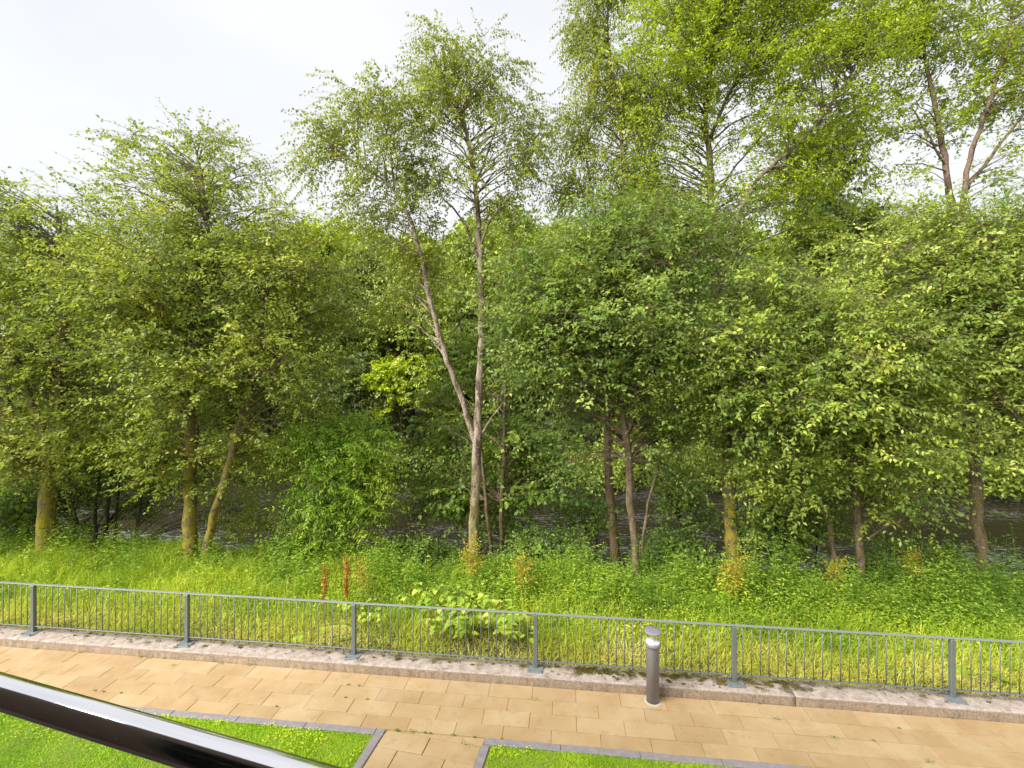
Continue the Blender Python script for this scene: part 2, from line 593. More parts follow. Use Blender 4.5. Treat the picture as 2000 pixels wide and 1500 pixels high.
# ------------------------------------------------------------------ SETTING: ground
def build_ground():
    us = np.concatenate([np.linspace(-260, -30, 30), np.arange(-29.5, 30, 0.5), np.linspace(30.5, 260, 30)])
    vs = np.concatenate([[-60, -30, -10, 0, 4, 6.5, 7.0], np.arange(7.16, 16, 0.28), np.arange(16.5, 34, 0.6), np.linspace(35, 130, 40), [170, 230, 320, 500]])
    gu, gv = np.meshgrid(us, vs)
    x = gu * U[0] + gv * V[0]
    y = gu * U[1] + gv * V[1]
    z = ground_z(x, y)
    nv, nu = gu.shape
    i = np.arange(nv * nu).reshape(nv, nu)
    q = np.stack([i[:-1, :-1], i[:-1, 1:], i[1:, 1:], i[1:, :-1]], -1).reshape(-1, 4)
    me = np_mesh('ground', np.stack([x, y, z], -1).reshape(-1, 3), quads=q, smooth_shade=True)
    m, n, l, p, out = new_mat('soil_and_litter')
    geo = n.new('ShaderNodeNewGeometry')
    a = noise(n, l, 1.3, 6, 0.65, geo.outputs['Position'])
    b = noise(n, l, 22, 5, 0.7, geo.outputs['Position'])
    r = ramp(n, [(0.3, (0.045, 0.04, 0.02)), (0.5, (0.09, 0.10, 0.025)), (0.68, (0.13, 0.15, 0.03))])
    l.new(a.outputs['Fac'], r.inputs[0])
    c = mixc(n, l, b.outputs['Fac'], r.outputs[0], (0.08, 0.065, 0.035))
    l.new(c, p.inputs['Base Color'])
    p.inputs['Roughness'].default_value = 0.95
    bp = n.new('ShaderNodeBump')
    bp.inputs['Distance'].default_value = 0.04
    l.new(b.outputs['Fac'], bp.inputs['Height'])
    l.new(bp.outputs[0], p.inputs['Normal'])
    o = link_mesh('ground', me, m, kind='structure')
    return o


ground = build_ground()

WATER_Z = -1.9
def build_river():
    us = np.arange(-70, 70.01, 0.35)
    vs = np.arange(13.0, 27.01, 0.22)
    gu, gv = np.meshgrid(us, vs)
    z = WATER_Z + 0.03 * snoise(gu * 1.2, gv * 3.0, 21, 1.6) + 0.018 * snoise(gu * 2.4, gv * 6.5, 22, 2.2)
    rif = smooth(0.0, 0.9, snoise(gu * 0.35, gv * 0.9, 23, 0.8)) * smooth(21, 16, gv)
    z = z + rif * 0.05 * snoise(gu * 3, gv * 8, 25, 2.5)
    x = gu * U[0] + gv * V[0]
    y = gu * U[1] + gv * V[1]
    nv, nu = gu.shape
    i = np.arange(nv * nu).reshape(nv, nu)
    q = np.stack([i[:-1, :-1], i[:-1, 1:], i[1:, 1:], i[1:, :-1]], -1).reshape(-1, 4)
    me = np_mesh('river', np.stack([x, y, z], -1).reshape(-1, 3), quads=q, smooth_shade=True)
    m, n, l, p, out = new_mat('river_water')
    geo = n.new('ShaderNodeNewGeometry')
    mp = n.new('ShaderNodeMapping')
    mp.inputs['Rotation'].default_value = (0, 0, TH)
    mp.inputs['Scale'].default_value = (0.55, 1.9, 1)
    l.new(geo.outputs['Position'], mp.inputs[0])
    a = noise(n, l, 2.2, 5, 0.6, mp.outputs[0], 0.6)
    b = noise(n, l, 7.0, 4, 0.6, mp.outputs[0], 0.4)
    big = noise(n, l, 0.35, 3, 0.5, mp.outputs[0])
    hgt = math_node(n, l, 'ADD', a.outputs['Fac'], math_node(n, l, 'MULTIPLY', b.outputs['Fac'], 0.45))
    # foam on the breaking ripples
    sep = n.new('ShaderNodeSeparateXYZ')
    l.new(mp.outputs[0], sep.inputs[0])
    near = n.new('ShaderNodeMapRange')
    near.inputs['From Min'].default_value = 19.5 * 1.9
    near.inputs['From Max'].default_value = 15.0 * 1.9
    l.new(sep.outputs['Y'], near.inputs['Value'])
    fo = math_node(n, l, 'ADD', b.outputs['Fac'], math_node(n, l, 'MULTIPLY', near.outputs[0], 0.09))
    fo = math_node(n, l, 'ADD', fo, math_node(n, l, 'MULTIPLY', math_node(n, l, 'SUBTRACT', big.outputs['Fac'], 0.5), 0.45))
    ff = ramp_fac(n, l, fo, 0.585, 0.86)
    col = mixc(n, l, ff, (0.026, 0.020, 0.013), (0.36, 0.37, 0.38))
    l.new(col, p.inputs['Base Color'])
    l.new(math_node(n, l, 'ADD', math_node(n, l, 'MULTIPLY', ff, 0.5), 0.12), p.inputs['Roughness'])
    p.inputs['IOR'].default_value = 1.33
    bp = n.new('ShaderNodeBump')
    bp.inputs['Strength'].default_value = 0.55
    bp.inputs['Distance'].default_value = 0.08
    l.new(hgt, bp.inputs['Height'])
    l.new(bp.outputs[0], p.inputs['Normal'])
    return link_mesh('river_water', me, m, kind='structure')


river = build_river()

# ------------------------------------------------------------------ paved path
V_ROWS = [6.803, 6.535, 6.285, 6.02, 5.802]
PITCH = 0.595


def prism(name, poly, z0, z1, bev=0.004):
    """closed slab from a polygon (list of xy) with a small chamfer on the top edge"""
    poly = np.array(poly, float)
    n = len(poly)
    c = poly.mean(0)
    inner = []
    for i in range(n):
        p, a, b = poly[i], poly[i - 1], poly[(i + 1) % n]
        d1 = (a - p) / np.linalg.norm(a - p)
        d2 = (b - p) / np.linalg.norm(b - p)
        w = d1 + d2
        inner.append(p + w * bev)
    inner = np.array(inner)
    vs = [(*p, z0) for p in poly] + [(*p, z1 - bev) for p in poly] + [(*p, z1) for p in inner]
    fs = [list(range(n))[::-1]]
    for k in (0, n):
        for i in range(n):
            j = (i + 1) % n
            fs.append([k + i, k + j, k + n + j, k + n + i])
    fs.append([2 * n + i for i in range(n)])
    me = bpy.data.meshes.new(name)
    me.from_pydata(vs, [], fs)
    me.update()
    return me


def slab_material():
    m, n, l, p, out = new_mat('buff_concrete_slab')
    geo = n.new('ShaderNodeNewGeometry')
    oi = n.new('ShaderNodeObjectInfo')
    r = ramp(n, [(0.0, (0.31, 0.198, 0.092)), (0.5, (0.415, 0.282, 0.138)), (1.0, (0.49, 0.36, 0.20))])
    l.new(oi.outputs['Random'], r.inputs[0])
    a = noise(n, l, 2.0, 5, 0.6, geo.outputs['Position'])
    b = noise(n, l, 60, 4, 0.7, geo.outputs['Position'])
    d = noise(n, l, 5.5, 6, 0.7, geo.outputs['Position'], 0.5)
    c = mixc(n, l, 0.55, r.outputs[0], ramp_col(n, l, a.outputs['Fac'], [(0.3, (0.32, 0.192, 0.078)), (0.5, (0.415, 0.277, 0.138)), (0.7, (0.49, 0.37, 0.228))]))
    c = mixc(n, l, math_node(n, l, 'MULTIPLY', ramp_fac(n, l, d.outputs['Fac'], 0.52, 0.72), 0.5), c, (0.22, 0.14, 0.055))
    sp2 = noise(n, l, 17, 3, 0.6, geo.outputs['Position'])
    c = mixc(n, l, math_node(n, l, 'MULTIPLY', ramp_fac(n, l, sp2.outputs['Fac'], 0.68, 0.76), 0.55), c, (0.13, 0.085, 0.04))
    c = mixc(n, l, 0.22, c, mixc(n, l, b.outputs['Fac'], (0.18, 0.115, 0.045), (0.50, 0.38, 0.20)))
    l.new(c, p.inputs['Base Color'])
    p.inputs['Roughness'].default_value = 0.85
    bp = n.new('ShaderNodeBump')
    bp.inputs['Strength'].default_value = 0.35
    bp.inputs['Distance'].default_value = 0.004
    l.new(b.outputs['Fac'], bp.inputs['Height'])
    l.new(bp.outputs[0], p.inputs['Normal'])
    return m


def ramp_col(n, l, fac, stops):
    r = ramp(n, stops)
    l.new(fac, r.inputs[0])
    return r.outputs[0]


M['slab'] = slab_material()
M['joint'] = plain_mat('joint_sand', (0.34, 0.23, 0.10), 0.95, var=0.3, scale=30)
M['edging'] = plain_mat('grey_edging', (0.235, 0.21, 0.215), 0.85, var=0.25, scale=14, bump=0.3)
prng = random.Random(4)


def build_path():
    a, b = -24, 22
    me = np_mesh('bedding', np.array([uv(a, 5.6, -0.012), uv(b, 5.6, -0.012), uv(b, 6.9, -0.012), uv(a, 6.9, -0.012),
                                      uv(-2.9, 3.2, -0.0125), uv(-0.75, 3.2, -0.0125), uv(-0.75, 5.599, -0.0125), uv(-2.9, 5.599, -0.0125)]),
                 quads=[[0, 1, 2, 3], [4, 5, 6, 7]])
    pav = link_mesh('paved_path', me, M['joint'], kind='structure')
    g = 0.003
    meshes = []
    for r in range(4):
        w = V_ROWS[r] - V_ROWS[r + 1]
        hx, hy = PITCH / 2 - 0.0017, w / 2 - g
        meshes.append(prism('paving_slab', [(-hx, -hy), (hx, -hy), (hx, hy), (-hx, hy)], -0.05, 0, 0.003))
        meshes[-1].materials.append(M['slab'])
    for r in range(4):
        off = -0.478 if r % 2 == 0 else -0.193
        for k in range(-22, 22):
            u = off + PITCH * (k + 0.5)
            v = (V_ROWS[r] + V_ROWS[r + 1]) / 2
            # only what the picture can plausibly see, with some spare at both ends
            x, y = uv(u, v)[:2]
            if abs(x) / y > 1.28:
                continue
            o = link_mesh('paving_slab', meshes[r], None, pav)
            o.location = uv(u, v, prng.uniform(-0.0025, 0.0015))
            o.rotation_euler = (prng.gauss(0, 0.003), prng.gauss(0, 0.0025), -TH + prng.gauss(0, 0.0012))
    # side path running back to the building, turned a few degrees
    c0 = np.array([-2.227, 5.79]); c1 = np.array([-1.0, 5.79])
    pd = np.array([-0.107, -1.0]); pd /= np.linalg.norm(pd)
    qd = np.array([-pd[1], pd[0]]); qd = qd if qd[0] > 0 else -qd       # to the right, slightly nearer

    def corner(s, t):
        p = c0 + qd * s + pd * t
        return p
    W = 1.222

    def slab(poly):
        xy = [uv(*p)[:2] for p in poly]
        c = np.mean(xy, 0)
        me = prism('paving_slab', [tuple(np.array(p) - c) for p in xy], -0.05, 0, 0.004)
        o = link_mesh('paving_slab', me, M['slab'], pav)
        o.location = (c[0], c[1], prng.uniform(-0.003, 0.001))
        o.rotation_euler = (prng.gauss(0, 0.003), prng.gauss(0, 0.003), 0)
    e = 0.005
    top = 5.792 - e
    # wedge-shaped cut pieces between the main path and the turned slabs

    def on_row(s, t=0.0):
        return corner(s, t)
    sA, sB = 0.25, 0.93
    for s0, s1 in ((0.33, 0.975), (0.985, W + 0.012)):
        p0, p1 = on_row(s0, -e), on_row(s1, -e)
        slab([p0, p1, np.array([p1[0] + 0.012, top]), np.array([p0[0], top if p0[1] < top - 0.004 else p0[1] + 0.004])])
    rows = [0.0, 0.262, 0.545, 0.83, 1.12, 1.41]
    for r in range(len(rows) - 1):
        t0, t1 = rows[r] + e * 0.6, rows[r + 1] - e * 0.6
        cuts = [0.0, 0.58, W] if r % 2 == 0 else [0.0, 0.28, 0.87, W]
        for s0, s1 in zip(cuts[:-1], cuts[1:]):
            slab([corner(s0 + e, t1), corner(s1 - e, t1), corner(s1 - e, t0), corner(s0 + e, t0)])
    return pav, c0, c1, pd, qd


paved_path, c0, c1, pd, qd = build_path()


def build_edging():
    """grey concrete edging blocks round both lawns"""
    for side, label in ((0, 'grey concrete edging blocks round the left lawn beside the side path'),
                        (1, 'grey concrete edging blocks round the right lawn below the bollard light')):
        root = empty('lawn_edging', tuple(uv(-2.3, 5.74) if side == 0 else uv(-0.95, 5.74)), label, 'edging', 'lawn edgings')
        bl = np.array(root.location)
        runs = []
        if side == 0:
            u = -2.232
            k = 0
            while u > -13:
                L = 0.10 if False else (0.118 if k == 0 else 0.915)
                runs.append([(u - L + 0.002, 5.693), (u - 0.002, 5.693 if k else 5.693), (u - 0.002, 5.79), (u - L + 0.002, 5.79)])
                u -= L
                k += 1
            t = 0.098
            p = c0.copy(); inner = -1
        else:
            u = -0.99
            while u < 12:
                L = 0.915
                runs.append([(u + 0.002, 5.693), (u + L - 0.002, 5.693), (u + L - 0.002, 5.79), (u + 0.002, 5.79)])
                u += L
            t = 0.098
            p = c1.copy(); inner = 1
        for k in range(3):
            a = p + pd * (t + 0.004)
            b = p + pd * (t + 0.9)
            o1, o2 = a + qd * inner * 0.1, b + qd * inner * 0.1
            runs.append([a, o1, o2, b] if inner < 0 else [b, o2, o1, a])
            t += 0.9
        for poly in runs:
            xy = np.array([uv(*q)[:2] for q in poly])
            c = xy.mean(0)
            # counter-clockwise order
            ang = np.arctan2(xy[:, 1] - c[1], xy[:, 0] - c[0])
            xy = xy[np.argsort(ang)]
            o = link_mesh('edging_block', prism('edging_block', [tuple(q - c) for q in xy], -0.1, 0.012 + prng.uniform(-0.002, 0.002), 0.006), M['edging'], root)
            o.location = (c[0] - bl[0], c[1] - bl[1], 0)
            o.rotation_euler = (0, 0, prng.gauss(0, 0.002))


build_edging()


def lawn_poly(u0, u1):
    return u0, u1


def build_lawn(name, ua, ub, label_seed, left):
    rng = np.random.default_rng(label_seed)
    # turf sheet with gentle unevenness
    us = np.linspace(ua, ub, 60)
    vs = np.linspace(1.0, 5.688, 30)
    gu, gv = np.meshgrid(us, vs)
    # the edge along the side path follows the turned edging
    lim = (c0[0] + (5.79 - gv) * (pd[0] / -pd[1]) - 0.105) if left else (c1[0] + (5.79 - gv) * (pd[0] / -pd[1]) + 0.105)
    f = (gu - ua) / (ub - ua)
    gu2 = ua + f * (lim - ua) if left else lim + f * (ub - lim)
    x = gu2 * U[0] + gv * V[0]
    y = gu2 * U[1] + gv * V[1]
    z = -0.008 + 0.008 * snoise(x, y, 41, 3)
    nv, nu = gu.shape
    i = np.arange(nv * nu).reshape(nv, nu)
    q = np.stack([i[:-1, :-1], i[:-1, 1:], i[1:, 1:], i[1:, :-1]], -1).reshape(-1, 4)
    m, n, l, p, out = new_mat('turf_soil')
    geo = n.new('ShaderNodeNewGeometry')
    a = noise(n, l, 3.0, 5, 0.6, geo.outputs['Position'])
    b = noise(n, l, 45, 4, 0.7, geo.outputs['Position'])
    c = ramp_col(n, l, a.outputs['Fac'], [(0.3, (0.13, 0.22, 0.012)), (0.6, (0.20, 0.31, 0.015))])
    c = mixc(n, l, ramp_fac(n, l, b.outputs['Fac'], 0.4, 0.7), c, (0.13, 0.11, 0.03))
    l.new(c, p.inputs['Base Color'])
    p.inputs['Roughness'].default_value = 0.95
    link_mesh(name, np_mesh(name, np.stack([x, y, z], -1).reshape(-1, 3), quads=q, smooth_shade=True), m, kind='structure')
    # blades
    N = 110000
    u = rng.uniform(max(ua, -9.5), min(ub, 6.5), N)
    v = 5.688 - rng.random(N) ** 1.25 * 1.35
    lim = (c0[0] + (5.79 - v) * (pd[0] / -pd[1]) - 0.10) if left else (c1[0] + (5.79 - v) * (pd[0] / -pd[1]) + 0.10)
    ok = (u < lim) if left else (u > lim)
    u, v = u[ok], v[ok]
    n_ = len(u)
    x = u * U[0] + v * V[0]
    y = u * U[1] + v * V[1]
    dens = snoise(x, y, 43, 5)
    P = np.stack([x, y, np.full(n_, -0.01)], -1)
    h = rng.uniform(0.018, 0.042, n_) * (1 + 0.25 * dens)
    A = unit(np.array([0, 0, 1.0]) + 0.75 * rng.normal(size=(n_, 3)) * np.array([1, 1, 0.2]))
    Sd = unit(np.cross(A, rng.normal(size=(n_, 3)))) * rng.uniform(0.002, 0.0045, n_)[:, None]
    vv = np.stack([P - Sd, P + Sd, P + A * h[:, None]], 1).reshape(-1, 3)
    tr = np.arange(n_ * 3).reshape(-1, 3)
    ti = np.clip(tints(rng, n_, 0.5, 0.2, 0.03) + 0.2 * snoise(x, y, 44, 2.5), 0, 1)
    # clover leaflets
    nc = 5000
    k = rng.integers(0, n_, nc)
    sel = snoise(x[k], y[k], 47, 2.2) > 0.1
    k = k[sel]
    Pc = P[k] + np.stack([rng.normal(0, 0.01, len(k)), rng.normal(0, 0.01, len(k)), rng.uniform(0.03, 0.045, len(k))], -1)
    Ac = unit(rng.normal(size=(len(k), 3)) * np.array([1, 1, 0.25]))
    v2, t2 = leaf_mesh_arrays(Pc, Ac, unit(np.array([0, 0, 1.0]) + 0.2 * rng.normal(size=(len(k), 3))), rng.uniform(0.014, 0.024, len(k)), rng.uniform(0.014, 0.022, len(k)), 0.05)
    vv = np.concatenate([vv, v2]); tr = np.concatenate([tr, t2 + n_ * 3])
    ti = np.concatenate([ti, np.repeat(rng.uniform(0.6, 0.9, len(k)), 2)])
    link_mesh('lawn_grass', np_mesh('lawn_grass', vv, tris=tr, tint=ti), M['lawn'], kind='stuff')


build_lawn('lawn', -16, -2.4, 11, True)
build_lawn('lawn', -0.9, 14, 12, False)

# ------------------------------------------------------------------ low concrete wall under the railing
WALL_Z = 0.122


def wall_material():
    m, n, l, p, out = new_mat('weathered_concrete')
    geo = n.new('ShaderNodeNewGeometry')
    mp = n.new('ShaderNodeMapping')
    mp.inputs['Rotation'].default_value = (0, 0, TH)
    l.new(geo.outputs['Position'], mp.inputs[0])
    st = n.new('ShaderNodeMapping')
    st.inputs['Scale'].default_value = (14, 0.2, 0.9)
    l.new(mp.outputs[0], st.inputs[0])
    streak = noise(n, l, 1.0, 4, 0.6, st.outputs[0])
    patch = noise(n, l, 1.4, 4, 0.6, mp.outputs[0])
    grain = noise(n, l, 55, 5, 0.75, mp.outputs[0])
    blot = noise(n, l, 9, 5, 0.7, mp.outputs[0])
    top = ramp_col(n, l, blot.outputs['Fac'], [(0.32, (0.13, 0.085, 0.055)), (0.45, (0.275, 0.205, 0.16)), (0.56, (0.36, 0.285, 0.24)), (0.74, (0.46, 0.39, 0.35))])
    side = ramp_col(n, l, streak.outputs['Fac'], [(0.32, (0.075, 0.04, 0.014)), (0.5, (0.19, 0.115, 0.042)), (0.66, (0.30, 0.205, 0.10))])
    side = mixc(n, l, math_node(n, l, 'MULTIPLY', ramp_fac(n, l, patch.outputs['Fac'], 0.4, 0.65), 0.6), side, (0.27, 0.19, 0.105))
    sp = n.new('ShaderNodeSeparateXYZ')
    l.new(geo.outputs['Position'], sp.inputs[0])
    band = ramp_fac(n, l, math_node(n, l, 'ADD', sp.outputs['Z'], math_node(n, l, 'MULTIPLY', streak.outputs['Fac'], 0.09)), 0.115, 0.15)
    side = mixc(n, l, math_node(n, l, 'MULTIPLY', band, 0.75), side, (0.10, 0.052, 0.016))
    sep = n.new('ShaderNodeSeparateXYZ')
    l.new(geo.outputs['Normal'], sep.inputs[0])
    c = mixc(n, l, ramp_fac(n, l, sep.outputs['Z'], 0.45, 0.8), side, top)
    c = mixc(n, l, 0.25, c, mixc(n, l, ramp_fac(n, l, grain.outputs['Fac'], 0.35, 0.65), (0.12, 0.09, 0.06), (0.85, 0.78, 0.72)))
    l.new(c, p.inputs['Base Color'])
    p.inputs['Roughness'].default_value = 0.92
    bp = n.new('ShaderNodeBump')
    bp.inputs['Strength'].default_value = 0.6
    bp.inputs['Distance'].default_value = 0.006
    l.new(grain.outputs['Fac'], bp.inputs['Height'])
    l.new(bp.outputs[0], p.inputs['Normal'])
    return m


def build_wall():
    m = wall_material()
    root = empty('low_concrete_wall', tuple(uv(0, 7.0)), 'low weathered concrete wall along the paved path carrying the grey railing', 'wall', rz=-TH)
    rng = np.random.default_rng(8)
    for a, b in ((-24, -8.0 - 1.9), (-9.89, 3.004), (3.018, 20)):
        k = int((b - a) / 0.07)
        us = np.linspace(a, b, k)
        prof = [(6.806, -0.06), (6.806, 0.03), (6.808, 0.085), (6.813, 0.108), (6.826, 0.119), (6.85, WALL_Z), (6.98, WALL_Z + 0.002), (7.13, WALL_Z), (7.165, 0.1), (7.17, -0.06)]
        pv = np.array([q[0] for q in prof]); pz = np.array([q[1] for q in prof])
        jit = snoise(us * 6, us * 0, 61, 2.0) * 0.004 + rng.normal(0, 0.0018, k)
        chip = (rng.random(k) < 0.06) * rng.uniform(0, 0.012, k)
        V_ = pv[None, :] + np.where(np.arange(len(prof))[None, :] < 6, (jit + chip)[:, None] * np.clip(pz / 0.11, 0, 1)[None, :], 0)
        Z_ = pz[None, :] + np.where((np.arange(len(prof))[None, :] > 2) & (np.arange(len(prof))[None, :] < 9), (rng.normal(0, 0.0012, (k, len(prof))) - 0.6 * chip[:, None] * (np.arange(len(prof))[None, :] < 6)), 0)
        vs = np.stack([np.repeat(us[:, None], len(prof), 1), V_ - 7.0, Z_], -1)
        i = np.arange(k * len(prof)).reshape(k, len(prof))
        q = np.stack([i[:-1, :-1], i[1:, :-1], i[1:, 1:], i[:-1, 1:]], -1).reshape(-1, 4)
        e0 = i[0]; e1 = i[-1]
        me = bpy.data.meshes.new('wall_section')
        me.from_pydata([tuple(x) for x in vs.reshape(-1, 3)], [], [list(map(int, x)) for x in q] + [list(map(int, e0)), list(map(int, e1[::-1]))])
        me.update()
        me.polygons.foreach_set('use_smooth', np.ones(len(me.polygons), bool))
        link_mesh('wall_section', me, m, root)
    return root


build_wall()

# ------------------------------------------------------------------ railing
def box_bm(bm, c, s, bev=0.0, rot=None):
    r = bmesh.ops.create_cube(bm, size=1.0)
    vs = r['verts']
    for v in vs:
        v.co = Vector((v.co.x * s[0], v.co.y * s[1], v.co.z * s[2]))
    if bev:
        es = list({e for v in vs for e in v.link_edges})
        rb = bmesh.ops.bevel(bm, geom=es, offset=bev, segments=1, affect='EDGES')
        vs = list({v for v in rb['verts']} | {v for v in vs if v.is_valid})
    for v in vs:
        if rot is not None:
            v.co = rot @ v.co
        v.co += Vector(c)


def bm_mesh(name, bm, smooth_shade=False):
    me = bpy.data.meshes.new(name)
    bm.to_mesh(me)
    bm.free()
    if smooth_shade:
        me.polygons.foreach_set('use_smooth', np.ones(len(me.polygons), bool))
    return me


def cyl_bm(bm, c, r, h, seg=16, r2=None):
    bmesh.ops.create_cone(bm, cap_ends=True, segments=seg, radius1=r, radius2=r if r2 is None else r2, depth=h, matrix=Matrix.Translation(c))


M['rail'] = plain_mat('grey_painted_steel', (0.135, 0.152, 0.152), 0.33, 0.0, var=0.15, scale=25)
M['rail_top'] = plain_mat('skylit_grey_rail', (0.215, 0.235, 0.215), 0.4, 0.0, var=0.12, scale=25)  # sky reflecting off the top face is put into this lighter grey
M['galv'] = plain_mat('pale_galvanised_plate', (0.19, 0.205, 0.205), 0.45, 0.1, var=0.25, scale=30)


def build_railing():
    u0, sp = -8.73, 2.758
    root = empty('metal_railing', tuple(uv(u0, 7.03, WALL_Z)), 'long grey metal railing with thin upright bars on the low wall', 'railing', rz=-TH)
    hz = 0.912 - WALL_Z
    bm = bmesh.new(); box_bm(bm, (0, 0, (hz - 0.02) / 2 + 0.006), (0.06, 0.06, hz - 0.026), 0.006)
    me_post = bm_mesh('post', bm)
    bm = bmesh.new()
    box_bm(bm, (0, -0.03, 0.007), (0.225, 0.20, 0.012), 0.002)
    for sx in (-0.085, 0.085):
        for sy in (-0.105, 0.045):
            cyl_bm(bm, (sx, sy, 0.019), 0.012, 0.013, 6)
            cyl_bm(bm, (sx, sy, 0.029), 0.006, 0.014, 8)
    me_plate = bm_mesh('base_plate', bm)
    bm = bmesh.new(); cyl_bm(bm, (0, 0, 0), 0.0065, hz - 0.117, 8)
    me_bar = bm_mesh('baluster', bm, True)
    bm = bmesh.new(); box_bm(bm, (0, 0, 0), (sp - 0.004, 0.048, 0.012), 0.002)
    me_top = bm_mesh('top_rail', bm)
    bm = bmesh.new(); box_bm(bm, (0, 0, 0), (sp - 0.064, 0.036, 0.010), 0.002)
    me_bot = bm_mesh('bottom_rail', bm)
    rr = random.Random(2)
    for i in range(-1, 8):
        p = link_mesh('post', me_post, M['rail'], root)
        p.location = (i * sp, 0, 0)
        pl = link_mesh('base_plate', me_plate, M['galv'], p)
        pl.rotation_euler = (0, 0, rr.uniform(-0.12, 0.12) if i != 0 else -0.1)
        if i == 7: break
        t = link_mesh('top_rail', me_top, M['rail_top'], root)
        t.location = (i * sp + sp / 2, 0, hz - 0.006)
        b = link_mesh('bottom_rail', me_bot, M['rail'], root)
        b.location = (i * sp + sp / 2, 0, 0.1)
        if i > 5: continue
        for k in range(1, 24):
            c = link_mesh('baluster', me_bar, M['rail'], root)
            c.location = (i * sp + sp * k / 24 + rr.gauss(0, 0.0012), 0, 0.1045 + (hz - 0.117) / 2)


build_railing()

# ------------------------------------------------------------------ bollard light
def build_bollard():
    base = pt(1275, 1369, 946 * H / (1369 - HOR))
    base[2] = 0.0
    M['bollard'] = plain_mat('bollard_grey_paint', (0.25, 0.235, 0.262), 0.4, 0.1, var=0.1, scale=20)
    M['lens'] = plain_mat('white_lens', (0.82, 0.83, 0.84), 0.3, var=0.02)
    M['collar'] = plain_mat('cement_collar', (0.42, 0.36, 0.26), 0.9)
    root = empty('bollard_light', tuple(base), 'grey cylindrical bollard light with flat round cap standing on the paved path', 'bollard light')
    bm = bmesh.new()
    prof = [(0.084, 0.0), (0.084, 0.745), (0.086, 0.75), (0.105, 0.755), (0.107, 0.765), (0.107, 0.79), (0.102, 0.797), (0.09, 0.797)]

    def lathe(prof, seg=40, cap=True):
        bm = bmesh.new()
        rings = []
        for r, z in prof:
            rings.append([bm.verts.new((r * math.cos(2 * math.pi * k / seg), r * math.sin(2 * math.pi * k / seg), z)) for k in range(seg)])
        for a, b in zip(rings[:-1], rings[1:]):
            for k in range(seg):
                bm.faces.new((a[k], a[(k + 1) % seg], b[(k + 1) % seg], b[k]))
        if cap:
            bm.faces.new(rings[-1])
            bm.faces.new(rings[0][::-1])
        return bm
    me = bm_mesh('column', lathe(prof), True)
    link_mesh('column', me, M['bollard'], root)
    me = bm_mesh('lens', lathe([(0.092, 0.7975), (0.092, 0.803), (0.088, 0.806), (0.03, 0.808), (0.01, 0.8083)]), True)
    link_mesh('lens', me, M['lens'], root)
    me = bm_mesh('cap', lathe([(0.02, -0.012), (0.108, -0.010), (0.112, -0.007), (0.112, 0.007), (0.109, 0.010), (0.05, 0.0105), (0.01, 0.0106)]), True)
    cap = link_mesh('cap', me, M['bollard'], root)
    cap.location = (0, 0, 0.938)
    cap.rotation_euler = (math.radians(1), math.radians(1.5), 0)
    for k in range(3):
        a = 2 * math.pi * k / 3 + 0.5
        bm = bmesh.new(); cyl_bm(bm, (0.097 * math.cos(a), 0.097 * math.sin(a), 0.862), 0.0035, 0.13, 6)
        link_mesh('support_rod', bm_mesh('support_rod', bm), M['bollard'], root)
    for z in (0.31, 0.60):
        bm = bmesh.new(); cyl_bm(bm, (0.03, -0.0815, z), 0.006, 0.008, 8)
        for v in bm.verts:
            v.co = Matrix.Translation((0.03, -0.081, z)) @ Matrix.Rotation(math.radians(70), 3, 'X').to_4x4() @ Matrix.Translation((-0.03, 0.0815, -z)) @ v.co
        link_mesh('screw', bm_mesh('screw', bm), M['bark_dark'], root)
    me = bm_mesh('base_collar', lathe([(0.116, 0.0015), (0.113, 0.005), (0.10, 0.007), (0.086, 0.010)], cap=False), True)
    link_mesh('base_collar', me, M['collar'], root)


build_bollard()

